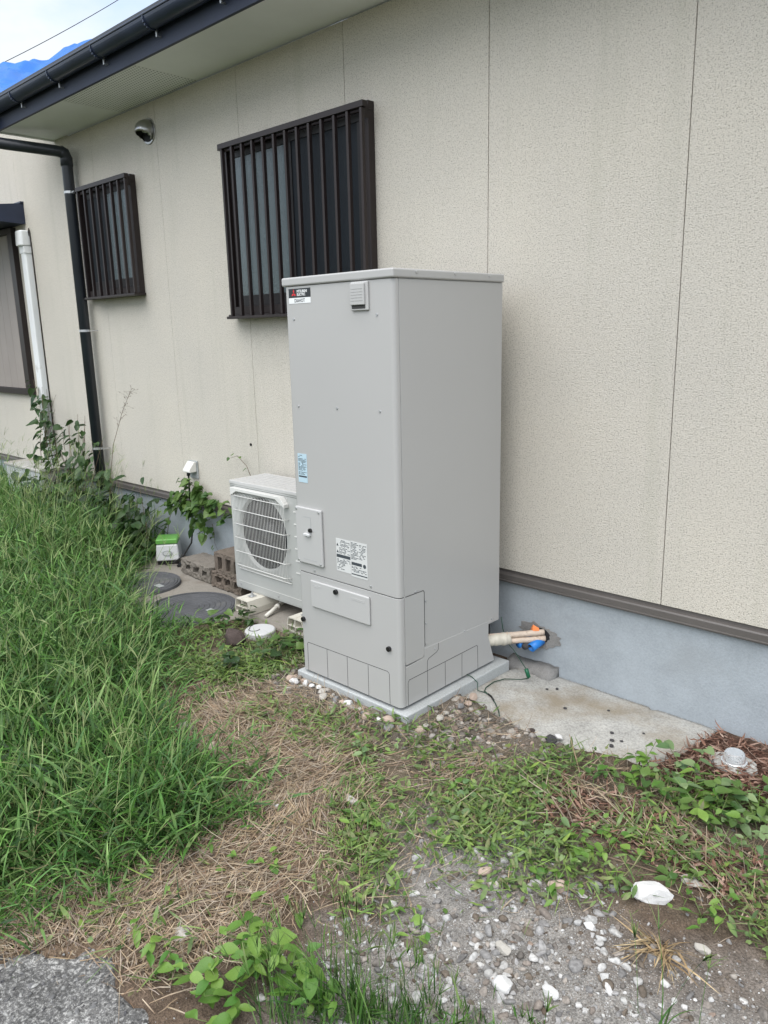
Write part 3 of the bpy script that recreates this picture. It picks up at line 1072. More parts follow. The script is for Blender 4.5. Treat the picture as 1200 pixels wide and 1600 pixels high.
# breaker cover
bc = qbox('breaker_cover', 'tank_cover', T, 0.014, 0.186, TY0 - 0.014, TY0 - 0.0005, 0.628, 0.888, bevel=0.006, seg=3)
YB = TY0 - 0.014
for x, z in ((0.025, 0.876), (0.174, 0.876), (0.025, 0.640), (0.174, 0.640)):
    screw_at(x, YB, z, FR, bc, 0.0052)
screw_at(0.117, YB, 0.789, FR, bc, 0.010, 'black_plastic', 'black_knob', 0.010)
qbox('latch', 'white_plastic', bc, 0.078, 0.118, YB - 0.014, YB - 0.0003, 0.762, 0.774, bevel=0.003)
for a in ((0.07, 0.118, 0.846, 0.8475), (0.118, 0.1195, 0.792, 0.848), (0.06, 0.15, 0.650, 0.6512), (0.119, 0.142, 0.786, 0.7872)):
    qbox('panel_line', 'grey_plastic', bc, a[0], a[1], YB - 0.0008, YB + 0.0002, a[2], a[3])
# long lower cover
lc = qbox('access_cover', 'tank_cover', T, 0.092, 0.466, TY0 - 0.012, TY0 - 0.0005, 0.427, 0.554, bevel=0.007, seg=3)
screw_at(0.268, TY0 - 0.012, 0.536, FR, lc, 0.0115, 'black_plastic', 'black_knob', 0.012)
for a in ((0.115, 0.165, 0.533), (0.115, 0.150, 0.527), (0.36, 0.44, 0.529), (0.36, 0.44, 0.523)):
    qbox('moulded_line', 'tank_cover', lc, a[0], a[1], TY0 - 0.0132, TY0 - 0.0118, a[2], a[2] + 0.002)


def text_obj(body, size, x, z, y, mat, parent, name='lettering', sx=1.0, shear=0.0, bold=0.0):
    cu = bpy.data.curves.new('t', 'FONT')
    cu.body = body
    cu.size = size
    cu.shear = shear
    cu.offset = bold
    cu.extrude = 0.0002
    cu.resolution_u = 2
    tmp = bpy.data.objects.new('t', cu)
    COL.objects.link(tmp)
    dg = bpy.context.evaluated_depsgraph_get()
    me = bpy.data.meshes.new_from_object(tmp.evaluated_get(dg))
    bpy.data.objects.remove(tmp)
    bpy.data.curves.remove(cu)
    for v in me.vertices:
        v.co = (x + v.co.x * sx, y - v.co.z, z + v.co.y)
    me.name = name
    me.materials.clear()
    o = bpy.data.objects.new(name, me)
    link(o, parent, mat)
    o.matrix_parent_inverse = WLOC.get(parent.name, Matrix.Identity(4)).inverted()
    WLOC[o.name] = Matrix.Identity(4)
    return o


# badge
bd = qbox('name_badge', 'sticker_black', T, 0.030, 0.168, TY0 - 0.0012, TY0 - 0.0003, 1.785, 1.822)
bm = nb()
for (cx_, cz_, ang) in ((0.063, 1.8105, 90), (0.0568, 1.7975, 210), (0.0692, 1.7975, 330)):
    a = R(ang)
    l1, l2 = 0.0092, 0.0047
    P = [(cx_ + l1 * math.cos(a), cz_ + l1 * math.sin(a)), (cx_ - l2 * math.sin(a), cz_ + l2 * math.cos(a)),
         (cx_ - l1 * math.cos(a), cz_ - l1 * math.sin(a)), (cx_ + l2 * math.sin(a), cz_ - l2 * math.cos(a))]
    prism(bm, P, TY0 - 0.0012, TY0 - 0.0018, lambda u, v, w: (u, w, v))
finish(bm, 'red_emblem', 'print_red', bd)
text_obj('MITSUBISHI', 0.0150, 0.083, 1.8055, TY0 - 0.0015, 'sticker_white', bd, sx=0.85, bold=0.0004)
text_obj('ELECTRIC', 0.0150, 0.083, 1.7925, TY0 - 0.0015, 'sticker_white', bd, sx=0.82, bold=0.0004)
bd2 = qbox('model_badge', 'sticker_white', T, 0.0305, 0.168, TY0 - 0.0012, TY0 - 0.0003, 1.762, 1.7848)
text_obj('DIAHOT', 0.0205, 0.066, 1.7665, TY0 - 0.0015, 'print_dark', bd2, sx=0.85, bold=0.0003)


def print_rows(parent, x0, x1, z0, z1, rows, seed, fill=0.75):
    """fine print: rows of broken strokes too small to read"""
    rd = random.Random(seed)
    bm = nb()
    dz = (z1 - z0) / rows
    for r0 in range(rows):
        z = z1 - (r0 + 0.75) * dz
        x = x0
        end = x1 - (x1 - x0) * rd.choice((0, 0, 0.1, 0.35))
        while x < end - 0.003:
            L = rd.uniform(0.003, 0.012)
            L = min(L, end - x)
            if rd.random() < fill:
                box(bm, x, x + L, TY0 - 0.0016, TY0 - 0.0011, z, z + dz * 0.48)
            x += L + 0.0018
    return finish(bm, 'fine_print', 'print_dark', parent)


bl = qbox('rating_sticker', 'sticker_blue', T, 0.036, 0.096, TY0 - 0.0012, TY0 - 0.0003, 0.998, 1.126)
print_rows(bl, 0.040, 0.066, 1.110, 1.121, 2, 1)
print_rows(bl, 0.040, 0.092, 1.050, 1.106, 11, 2, 0.85)
print_rows(bl, 0.040, 0.092, 1.032, 1.046, 3, 3)
qbox('print_band', 'print_dark', bl, 0.040, 0.093, TY0 - 0.0016, TY0 - 0.0011, 1.021, 1.028)
ws = qbox('warning_sticker', 'sticker_grey', T, 0.265, 0.354, TY0 - 0.0012, TY0 - 0.0003, 0.632, 0.778)
ws2 = qbox('guide_sticker', 'sticker_grey', T, 0.3555, 0.454, TY0 - 0.0012, TY0 - 0.0003, 0.624, 0.780)
print_rows(ws, 0.285, 0.350, 0.712, 0.774, 11, 5)
for zz in (0.752, 0.722):
    bm = nb()
    prism(bm, [(0.268, zz - .007), (0.281, zz - .007), (0.2745, zz + .006)], TY0 - 0.0011, TY0 - 0.0016, lambda u, v, w: (u, w, v))
    finish(bm, 'warning_mark', 'print_dark', ws)
qbox('print_band', 'print_dark', ws, 0.267, 0.352, TY0 - 0.0016, TY0 - 0.0011, 0.694, 0.708)
print_rows(ws, 0.270, 0.350, 0.640, 0.690, 8, 6, 0.6)
print_rows(ws2, 0.358, 0.402, 0.700, 0.776, 13, 7, 0.7)
print_rows(ws2, 0.408, 0.450, 0.705, 0.772, 11, 8, 0.6)
qbox('print_band', 'print_dark', ws2, 0.359, 0.421, TY0 - 0.0016, TY0 - 0.0011, 0.676, 0.689)
bm = nb()
disc(bm, (0.437, TY0 - 0.0011, 0.6805), FR, 0.009, 0.0005, 14)
finish(bm, 'round_mark', 'print_dark', ws2)
print_rows(ws2, 0.359, 0.450, 0.645, 0.672, 5, 9, 0.6)
qbox('print_band', 'print_dark', ws2, 0.358, 0.452, TY0 - 0.0016, TY0 - 0.0011, 0.633, 0.638)

# pipes leaving the tank, and the earth wire
def noisy(pts, amp, sub=6):
    out = []
    for a, b2 in zip(pts, pts[1:]):
        for k in range(sub):
            t = k / sub
            out.append(tuple(a[i] + (b2[i] - a[i]) * t + random.uniform(-amp, amp) for i in range(3)))
    out.append(pts[-1])
    return out


for zt, dx in ((0.206, 0.0), (0.177, 0.008)):
    bm = nb()
    p = [(0.50, -0.275, zt + 0.004), (0.60, -0.215, zt + 0.002), (0.66, -0.13, zt), (0.72 + dx, -0.06, zt + 0.002), (0.775 + dx, 0.005, zt + 0.004)]
    tube(bm, noisy(p, 0.0006), 0.0145, 12)
    finish(bm, 'insulated_pipe', 'pipe_tape', T, smooth=True)
bm = nb()
p = noisy([(0.52, -0.262, 0.192), (0.60, -0.215, 0.191), (0.638, -0.165, 0.190), (0.662, -0.125, 0.190)], 0.001, 6)
rings = tube(bm, p, [0.030 + random.uniform(-.002, .003) for _ in p], 14)
finish(bm, 'pipe_wrap', 'wrap_tape', T, smooth=True)
bm = nb()
tube(bm, [(0.632, -0.415, 0.095), (0.650, -0.402, 0.085), (0.690, -0.41, 0.072), (0.702, -0.424, 0.041), (0.732, -0.407, 0.034), (0.769, -0.417, 0.033), (0.82, -0.452, 0.027), (0.866, -0.492, 0.022), (0.885, -0.512, 0.012)], 0.0024, 6)
tube(bm, [(0.745, -0.409, 0.034), (0.722, -0.400, 0.036), (0.708, -0.37, 0.038), (0.703, -0.301, 0.039), (0.722, -0.243, 0.039), (0.76, -0.215, 0.039), (0.784, -0.203, 0.040), (0.812, -0.175, 0.046)], 0.0024, 6)
tube(bm, [(0.792, -0.170, 0.085), (0.76, -0.155, 0.10), (0.70, -0.13, 0.135), (0.66, -0.13, 0.165), (0.640, -0.145, 0.24), (0.634, -0.15, 0.30)], 0.0024, 6)
ew = finish(bm, 'earth_wire', 'wire_green', T, smooth=True)
bm = nb()
tube(bm, [(0.792, -0.170, 0.086), (0.798, -0.172, 0.074), (0.812, -0.175, 0.048)], 0.0095, 10)
finish(bm, 'connector', 'connector_green', ew, smooth=True)
bm = nb()
tube(bm, [(0.752, -0.411, 0.0345), (0.775, -0.420, 0.033), (0.800, -0.438, 0.031)], 0.0042, 8)
finish(bm, 'crimp', 'cable_black', ew, smooth=True)

# ------------------------------------------------------------------ heat pump outdoor unit
HX0, HX1, HY0, HY1, HZ0, HZ1 = -1.255, -0.455, -0.335, -0.055, 0.092, 0.778
H = empty('heat_pump_unit', (-0.855, -0.195, 0.092), 'cream box-shaped outdoor fan unit behind the tall tank', 'outdoor unit')
FC, FRAD = (-0.955, 0.482), 0.228
bm = nb()
box(bm, HX0, HX1, HY0 + 0.004, HY1, HZ0 + 0.01, HZ1 - 0.022)
bmesh.ops.delete(bm, geom=[f for f in bm.faces if f.normal.y < -0.5 or f.calc_center_median().y < HY0 + 0.01], context='FACES_ONLY')
finish(bm, 'casing', 'hp_paint', H)
bm = nb()
n = 48
A, B = [], []
for k in range(n):
    a = 2 * math.pi * k / n + math.pi / n
    dx, dz = math.cos(a), math.sin(a)
    t = 1e9
    if dx > 1e-6: t = min(t, (HX1 - FC[0]) / dx)
    if dx < -1e-6: t = min(t, (HX0 - FC[0]) / dx)
    if dz > 1e-6: t = min(t, (HZ1 - 0.022 - FC[1]) / dz)
    if dz < -1e-6: t = min(t, (HZ0 + 0.01 - FC[1]) / dz)
    A.append(bm.verts.new((FC[0] + t * dx, HY0, FC[1] + t * dz)))
    B.append(bm.verts.new((FC[0] + FRAD * dx, HY0, FC[1] + FRAD * dz)))
Cc = [bm.verts.new((FC[0] + (FRAD - .012) * math.cos(2 * math.pi * k / n + math.pi / n), HY0 + 0.018, FC[1] + (FRAD - .012) * math.sin(2 * math.pi * k / n + math.pi / n))) for k in range(n)]
cor = [bm.verts.new((x, HY0, z)) for x, z in ((HX1, HZ1 - 0.022), (HX0, HZ1 - 0.022), (HX0, HZ0 + 0.01), (HX1, HZ0 + 0.01))]


def side_of(v):
    e = 1e-5
    if abs(v.co.x - HX1) < e: return 'r'
    if abs(v.co.x - HX0) < e: return 'l'
    return 't' if v.co.z > FC[1] else 'b'


cmap = {('r', 't'): 0, ('t', 'l'): 1, ('l', 'b'): 2, ('b', 'r'): 3}
for k in range(n):
    k2 = (k + 1) % n
    s0, s1 = side_of(A[k]), side_of(A[k2])
    if s0 != s1:
        bm.faces.new((A[k], cor[cmap[(s0, s1)]], A[k2], B[k2], B[k]))
    else:
        bm.faces.new((A[k], A[k2], B[k2], B[k]))
    f = bm.faces.new((B[k], B[k2], Cc[k2], Cc[k]))
bmesh.ops.recalc_face_normals(bm, faces=bm.faces)
finish(bm, 'front_plate', 'hp_paint', H)
bm = nb()
tube(bm, [(FC[0], HY0 + 0.0185, FC[1]), (FC[0], HY0 + 0.11, FC[1])], FRAD - 0.0125, 48, caps=False)
finish(bm, 'fan_shroud', 'fan_dark', H)
bm = nb()
disc(bm, (FC[0], HY0 + 0.11, FC[1]), (0, 1, 0), FRAD - 0.005, 0.01, 32)
finish(bm, 'coil_back', 'fan_dark', H)
bm = nb()
disc(bm, (FC[0], HY0 + 0.04, FC[1]), (0, 1, 0), 0.06, 0.06, 20)
for q in range(3):
    a0 = 2 * math.pi * q / 3 + 0.4
    rows = []
    for i in range(6):
        rad = 0.055 + (FRAD - 0.085) * i / 5
        rows.append([bm.verts.new((FC[0] + rad * math.cos(a0 + w_ * (0.35 + 0.5 * i / 5)), HY0 + 0.05 + 0.045 * (w_ + 0.9) / 1.8, FC[1] + rad * math.sin(a0 + w_ * (0.35 + 0.5 * i / 5)))) for w_ in (-0.9, -0.3, 0.3, 0.9)])
    for a_, b_ in zip(rows, rows[1:]):
        for j in range(3):
            bm.faces.new((a_[j], a_[j + 1], b_[j + 1], b_[j]))
o = finish(bm, 'fan', 'fan_dark', H, smooth=True)
# wire grille
GX0, GX1, GZ0, GZ1 = -1.205, -0.700, 0.226, 0.736
YG = HY0 - 0.030
bm = nb()
nw = 36
for k in range(nw):
    x = GX0 + (GX1 - GX0) * (k + 0.5) / nw
    tube(bm, [(x, HY0 - 0.002, GZ1 - 0.002), (x, YG, GZ1 - 0.03), (x, YG, GZ0 + 0.03), (x, HY0 - 0.002, GZ0 + 0.002)], 0.0013, 5, caps=False)
for k in range(6):
    z = GZ0 + 0.035 + (GZ1 - GZ0 - 0.075) * k / 5
    tube(bm, [(GX0, HY0 - 0.002, z), (GX0 + 0.02, YG - 0.003, z), (GX1 - 0.02, YG - 0.003, z), (GX1, HY0 - 0.002, z)], 0.0026, 6)
tube(bm, [(GX0, HY0 - 0.004, GZ0), (GX1, HY0 - 0.004, GZ0)], 0.004, 6)
gr = finish(bm, 'fan_grille', 'wire_white', H, smooth=True)
bm = nb()
prism(bm, [(GX0 - .004, GZ1 + .006), (GX0 - .004, GZ1 - 0.045), (GX0 + 0.055, GZ1 - 0.012), (GX1 - 0.075, GZ1 - 0.012), (GX1 + .004, GZ1 - 0.055), (GX1 + .004, GZ1 - 0.035), (GX1 - 0.035, GZ1 + .006)], HY0 - 0.036, HY0 - 0.0005, lambda u, v, w: (u, w, v))
finish(bm, 'grille_guard', 'wire_white', gr, bevel=0.002)
for x, z in ((GX1 - 0.012, GZ0 + 0.012), (HX0 + 0.05, HZ0 + 0.028), (HX0 + 0.42, HZ0 + 0.028)):
    screw_at(x, HY0 - 0.0005, z, FR, H, 0.0055)
for a in ((HX0, HX1, HZ1 - 0.034, HZ1 - 0.0325), (HX0 + 0.03, HX1 - 0.02, HZ0 + 0.048, HZ0 + 0.0505)):
    qbox('seam_line', 'groove' if a[2] > 0.5 else 'wire_white', H, a[0], a[1], HY0 - 0.0012, HY0 + 0.001, a[2], a[3])
for k in range(6):
    z = 0.30 + 0.072 * k
    qbox('louvre_slot', 'wire_white', H, -0.655, -0.60, HY0 - 0.004, HY0 - 0.0003, z, z + 0.006)
top = qbox('top_panel', 'hp_top', H, HX0 - 0.004, HX1 + 0.004, HY0 - 0.004, HY1 + 0.003, HZ1 - 0.0215, HZ1, bevel=0.004)
for k in range(7):
    yy = HY0 + 0.035 + 0.034 * k
    qbox('top_rib', 'hp_top', top, HX0 + 0.03, HX1 - 0.03, yy, yy + 0.014, HZ1 + 0.0002, HZ1 + 0.003, bevel=0.0014)
qbox('base_tray', 'hp_paint', H, HX0 + 0.002, HX1 - 0.002, HY0 + 0.002, HY1 - 0.002, HZ0, HZ0 + 0.0098)

# plastic mounting blocks: two hollow chambers seen at the end
def mount_block(x, label):
    t = empty('mounting_block', (x, -0.25, 0.0), label, 'mounting block', 'plastic blocks under the outdoor unit')
    bm = nb()
    y0, y1 = -0.465, -0.04
    def wall(poly):
        prism(bm, poly, y0, y1, lambda u, v, w: (x + u, w, v))
    wt = 0.005
    ob = [(-0.070, 0.003), (-0.072, 0.040), (-0.058, 0.088), (-0.012, 0.090), (-0.006, 0.085), (0.006, 0.085), (0.012, 0.090), (0.058, 0.088), (0.072, 0.040), (0.070, 0.003)]
    for a, b2 in zip(ob, ob[1:] + ob[:1]):
        d = Vector((b2[0] - a[0], b2[1] - a[1])).normalized()
        nn = Vector((d.y, -d.x)) * wt
        wall([a, b2, (b2[0] + nn.x, b2[1] + nn.y), (a[0] + nn.x, a[1] + nn.y)])
    wall([(-0.003, 0.006), (0.003, 0.006), (0.003, 0.086), (-0.003, 0.086)])
    wall([(-0.069, 0.038), (-0.003, 0.038), (-0.003, 0.042), (-0.069, 0.042)])
    wall([(0.003, 0.038), (0.069, 0.038), (0.069, 0.042), (0.003, 0.042)])
    finish(bm, 'rail', 'cream_plastic', t)
    bm = nb()
    box(bm, x - 0.02, x + 0.02, -0.405, -0.365, 0.0912, 0.094)
    tube(bm, [(x, -0.385, 0.094), (x, -0.385, 0.106)], 0.011, 6)
    tube(bm, [(x, -0.385, 0.106), (x, -0.385, 0.118)], 0.005, 8)
    finish(bm, 'bolt', 'zinc', t)


mount_block(-1.030, 'hollow cream plastic mounting block under the left end of the outdoor unit')
mount_block(-0.535, 'hollow cream plastic mounting block half hidden by the tall tank')
bm = nb()
tube(bm, [(-0.86, -0.42, 0.012), (-0.885, -0.33, 0.03), (-0.93, -0.20, 0.055), (-0.95, -0.10, 0.10)], 0.0125, 10)
dr = empty('drain_pipe', (-0.88, -0.35, 0.02), 'thin white drain pipe lying under the outdoor unit', 'pipe')
finish(bm, 'tube', 'pvc', dr, smooth=True)
bm = nb()
tube(bm, [(-0.889, -0.312, 0.034), (-0.897, -0.29, 0.038)], 0.0165, 10)
finish(bm, 'coupling', 'pvc', dr, smooth=True)

# ------------------------------------------------------------------ air pump by the plug
P_ = empty('air_pump', (-2.36, -0.155, 0.002), 'white air pump with a green lid on the ground under the outlet', 'air pump', rz=R(52))


def loc_obj(bm, name, mat, parent, smooth=False, bevel=0.0, seg=2):
    return finish(bm, name, mat, parent, world=False, smooth=smooth, bevel=bevel, seg=seg)


bm = nb()
prism(bm, [(-0.085, 0.030), (0.085, 0.030), (0.078, 0.150), (-0.078, 0.150)], -0.095, 0.085, lambda u, v, w: (u, w, v))
for v in bm.verts:
    if v.co.z > 0.1 and v.co.y < 0: v.co.y += 0.018
loc_obj(bm, 'housing', 'white_plastic', P_, bevel=0.012, seg=3)
bm = nb()
box(bm, -0.080, 0.080, -0.078, 0.083, 0.151, 0.192)
loc_obj(bm, 'lid', 'pump_green', P_, bevel=0.012, seg=3)
bm = nb()
box(bm, -0.075, 0.075, -0.080, 0.075, 0.0, 0.030)
loc_obj(bm, 'base', 'black_plastic', P_, bevel=0.004)
bm = nb()
tube(bm, [(0.0, -0.100 + .006, 0.088), (0.0, -0.082, 0.088)], 0.034, 22)
for v in bm.verts: v.co.z = 0.088 + (v.co.z - 0.088) * 0.62
loc_obj(bm, 'oval_badge', 'grey_plastic', P_)
bm = nb()
tube(bm, [(0.0, -0.0955, 0.088), (0.0, -0.088, 0.088)], 0.026, 22)
for v in bm.verts: v.co.z = 0.088 + (v.co.z - 0.088) * 0.58
loc_obj(bm, 'badge_face', 'white_plastic', P_)
bm = nb()
W0 = (Matrix.Translation((-2.36, -0.155, 0.002)) @ Matrix.Rotation(R(52), 4, 'Z')).inverted()
cp_ = [(-2.165, -0.055, 0.690), (-2.165, -0.056, 0.66), (-2.166, -0.058, 0.55), (-2.160, -0.060, 0.40), (-2.150, -0.065, 0.28), (-2.145, -0.09, 0.17), (-2.17, -0.15, 0.08), (-2.22, -0.20, 0.03), (-2.28, -0.235, 0.016), (-2.31, -0.215, 0.015)]
tube(bm, [W0 @ Vector(p) for p in cp_], 0.0062, 8)
tube(bm, [W0 @ Vector(p) for p in cp_[:2]], 0.013, 8)
loc_obj(bm, 'power_cord', 'cable_black', P_, smooth=True)
bm = nb()
tube(bm, [W0 @ Vector(p) for p in ((-2.20, -0.165, 0.012), (-2.175, -0.195, 0.012))], 0.012, 8)
loc_obj(bm, 'hose_end', 'black_plastic', P_)

# ------------------------------------------------------------------ concrete blocks
def hollow_block(name, x0, x1, y0, y1, z0, z1, holes, mat, label, broken=0.0, rz=0.0):
    cx_, cy_ = (x0 + x1) / 2, (y0 + y1) / 2
    t = bpy.data.objects.new
    bm = nb()
    # lattice in (x,z) swept along y, so the holes run through
    xs = [x0] + [v for hx in holes for v in (hx[0], hx[1])] + [x1]
    zs = [z0, holes[0][2], holes[0][3], z1]
    ny = 9
    xs2 = []
    for a, b2 in zip(xs, xs[1:]):
        xs2 += [a, (a + b2) / 2]
    xs2.append(xs[-1])
    ysl = [y0 + (y1 - y0) * k / (ny - 1) for k in range(ny)]
    solid = {}
    for i in range(len(xs2) - 1):
        xm = (xs2[i] + xs2[i + 1]) / 2
        for j in range(3):
            solid[i, j] = not (j == 1 and any(h_[0] < xm < h_[1] for h_ in holes))
    V = {}

    def gv(i, k, j):
        if (i, k, j) not in V:
            V[i, k, j] = bm.verts.new((xs2[i], ysl[k], zs[j]))
        return V[i, k, j]
    nx = len(xs2) - 1
    for (i, j), s in solid.items():
        if not s:
            continue
        bm.faces.new((gv(i, 0, j), gv(i + 1, 0, j), gv(i + 1, 0, j + 1), gv(i, 0, j + 1)))
        bm.faces.new((gv(i, ny - 1, j), gv(i, ny - 1, j + 1), gv(i + 1, ny - 1, j + 1), gv(i + 1, ny - 1, j)))
        for k in range(ny - 1):
            if not solid.get((i, j - 1), False):
                bm.faces.new((gv(i, k, j), gv(i, k + 1, j), gv(i + 1, k + 1, j), gv(i + 1, k, j)))
            if not solid.get((i, j + 1), False):
                bm.faces.new((gv(i, k, j + 1), gv(i + 1, k, j + 1), gv(i + 1, k + 1, j + 1), gv(i, k + 1, j + 1)))
            if not solid.get((i - 1, j), False):
                bm.faces.new((gv(i, k, j), gv(i, k, j + 1), gv(i, k + 1, j + 1), gv(i, k + 1, j)))
            if not solid.get((i + 1, j), False):
                bm.faces.new((gv(i + 1, k, j), gv(i + 1, k + 1, j), gv(i + 1, k + 1, j + 1), gv(i + 1, k, j + 1)))
    bmesh.ops.recalc_face_normals(bm, faces=bm.faces)
    bmesh.ops.subdivide_edges(bm, edges=bm.edges, cuts=1, use_grid_fill=True)
    rd = random.Random(int(x0 * -1000))
    for v in bm.verts:
        e = 0.0022 + broken * (0.010 if v.co.y < y0 + 0.012 else 0.003)
        v.co += Vector((rd.uniform(-e, e), rd.uniform(-e, e) + (broken * rd.uniform(0, 0.016) if v.co.y < y0 + 0.01 and v.co.z > (z0 + z1) / 2 else 0), rd.uniform(-e, e) * (0 if v.co.z < z0 + .004 else 0.7)))
    for v in bm.verts:
        v.co -= Vector((cx_, cy_, z0))
    o = finish(bm, name, mat, None)
    o.location = (cx_, cy_, z0)
    o.rotation_euler = (0, 0, rz)
    md = o.modifiers.new('bevel', 'BEVEL')
    md.width = 0.003
    md.segments = 1
    md.limit_method = 'ANGLE'
    return tag(o, label, 'concrete block', 'old concrete blocks by the outdoor unit')


hollow_block('concrete_block', -2.035, -1.655, -0.262, -0.070, 0.006, 0.112, [(-1.985, -1.915, 0.040, 0.080), (-1.875, -1.80, 0.040, 0.080), (-1.76, -1.695, 0.040, 0.080)], 'block_pale',
             'flat hollow concrete block with a chipped edge, nearest the air pump', 0.30, R(-3))
hollow_block('concrete_block', -1.615, -1.285, -0.285, -0.10, 0.006, 0.108, [(-1.575, -1.51, 0.035, 0.085), (-1.475, -1.405, 0.035, 0.085), (-1.37, -1.31, 0.035, 0.085)], 'block_brown',
             'dark crumbled concrete block on the ground under the upright block', 0.4)
hollow_block('concrete_block', -1.575, -1.275, -0.280, -0.10, 0.111, 0.250, [(-1.535, -1.49, 0.135, 0.222), (-1.45, -1.395, 0.135, 0.222), (-1.355, -1.31, 0.135, 0.222)], 'block_brown',
             'upright brown hollow concrete block on top of the crumbled one', 0.15)

# ------------------------------------------------------------------ manholes, round cap, cup, far step
def manhole(x, y, r, label):
    t = empty('manhole_cover', (x, y, 0.002), label, 'manhole cover', 'round septic covers')
    prof = [(0.0, 0.016), (0.03, 0.016)]
    q = 0.045
    while q < r - 0.03:
        prof += [(q, 0.016), (q + 0.004, 0.0125), (q + 0.012, 0.0125), (q + 0.016, 0.016)]
        q += 0.033
    prof += [(r - 0.02, 0.016), (r - 0.017, 0.011), (r - 0.012, 0.011), (r - 0.008, 0.018), (r, 0.017), (r + 0.004, -0.003)]
    bm = nb()
    n_ = 56
    rows = []
    for (rad, z) in prof[1:]:
        rows.append([bm.verts.new((x + rad * math.cos(2 * math.pi * k / n_), y + rad * math.sin(2 * math.pi * k / n_), z + 0.003)) for k in range(n_)])
    c0 = bm.verts.new((x, y, 0.019))
    for k in range(n_):
        bm.faces.new((c0, rows[0][k], rows[0][(k + 1) % n_]))
    for A_, B_ in zip(rows, rows[1:]):
        for k in range(n_):
            bm.faces.new((A_[k], B_[k], B_[(k + 1) % n_], A_[(k + 1) % n_]))
    finish(bm, 'disc', 'manhole', t, smooth=False)
    bm = nb()
    box(bm, x + r * 0.45, x + r * 0.45 + 0.07, y + 0.02, y + 0.06, 0.0185, 0.022)
    finish(bm, 'lift_plate', 'grey_plastic', t, bevel=0.002)


manhole(-1.335, -0.625, 0.275, 'grey round ribbed manhole cover beside the mounting blocks')
manhole(-2.00, -0.58, 0.25, 'grey round manhole cover half hidden in the long grass')
cap = empty('inspection_cap', (-0.685, -0.595, 0.0), 'white round plastic cap lying in the weeds below the outdoor unit', 'cap')
bm = nb()
tube(bm, [(-0.685, -0.595, -0.005), (-0.685, -0.595, 0.026), (-0.685, -0.595, 0.032)], [0.088, 0.086, 0.080], 36)
finish(bm, 'disc', 'white_plastic', cap, bevel=0.003)
bm = nb()
pts = []
for k in range(22):
    a = R(150) + R(250) * k / 21
    rr2 = 0.030 if 4 < k else 0.030 + (4 - k) * 0.008
    pts.append((-0.705 + rr2 * math.cos(a), -0.620 + rr2 * math.sin(a), 0.0320))
tube(bm, pts, 0.0028, 6)
finish(bm, 'curved_slot', 'groove', cap)

cup = empty('plastic_cup', (1.765, -0.232, 0.0), 'small clear plastic cup upside down on the brown mulch', 'cup')
bm = nb()
tube(bm, [(1.765, -0.232, 0.020), (1.765, -0.232, 0.026), (1.765, -0.232, 0.027), (1.765, -0.232, 0.056), (1.765, -0.232, 0.061)], [0.047, 0.047, 0.042, 0.036, 0.031], 32)
o = finish(bm, 'bowl', 'clear_plastic', cup, smooth=False, bevel=0.001)
bm = nb()
prism(bm, [(1.765 + (0.088 + random.uniform(-.008, .008)) * math.cos(2 * math.pi * k / 18), -0.236 + (0.072 + random.uniform(-.006, .006)) * math.sin(2 * math.pi * k / 18)) for k in range(18)], -0.02, 0.019, lambda u, v, w: (u, v, w))
o = finish(bm, 'concrete_pad', 'apron', bevel=0.006)
tag(o, 'small round concrete pad in the mulch under the clear cup', 'pad')

st = empty('concrete_step', (-4.55, -0.16, 0.0), 'pale concrete block step under the white wall duct', 'step')
qbox('riser', 'slab', st, -4.98, -4.22, -0.285, -0.002, -0.02, 0.490, bevel=0.008)
qbox('tread', 'apron', st, -5.00, -4.20, -0.295, -0.003, 0.491, 0.518, bevel=0.008)

# ------------------------------------------------------------------ stones
def rock_mesh(seed, sub=2, flat=0.6, facets=7):
    rd = random.Random(seed)
    bm = nb()
    bmesh.ops.create_icosphere(bm, subdivisions=sub, radius=1.0)
    pl = []
    for k in range(facets + 5):
        d = Vector((rd.gauss(0, 1), rd.gauss(0, 1), rd.gauss(0, 1))).normalized()
        pl.append((d, rd.uniform(0.55, 0.9)))
    for v in bm.verts:
        for d, o_ in pl:
            q = v.co.dot(d)
            if q > o_:
                v.co -= d * (q - o_) * 0.92
        v.co += Vector((rd.uniform(-.03, .03), rd.uniform(-.03, .03), rd.uniform(-.03, .03)))
        v.co.z *= flat
    me = bpy.data.meshes.new('stone')
    bm.to_mesh(me)
    bm.free()
    return me


ROCKS = {}


def stone(x, y, size, mat, label, group=None, seed=0, flat=0.6, ratio=0.75, rz=0.0, z=None, sub=3):
    key = (seed, mat, flat, sub)
    if key not in ROCKS:
        me = rock_mesh(seed, sub, flat)
        me.materials.append(MATS[mat])
        ROCKS[key] = me
    o = bpy.data.objects.new('stone', ROCKS[key])
    COL.objects.link(o)
    zz = float(gz(x, y)) if z is None else z
    o.location = (x, y, zz + size * 0.5 * flat * 0.55)
    o.scale = (size * 0.5, size * 0.5 * ratio, size * 0.5)
    o.rotation_euler = (0, 0, rz)
    return tag(o, label, 'stone', group)


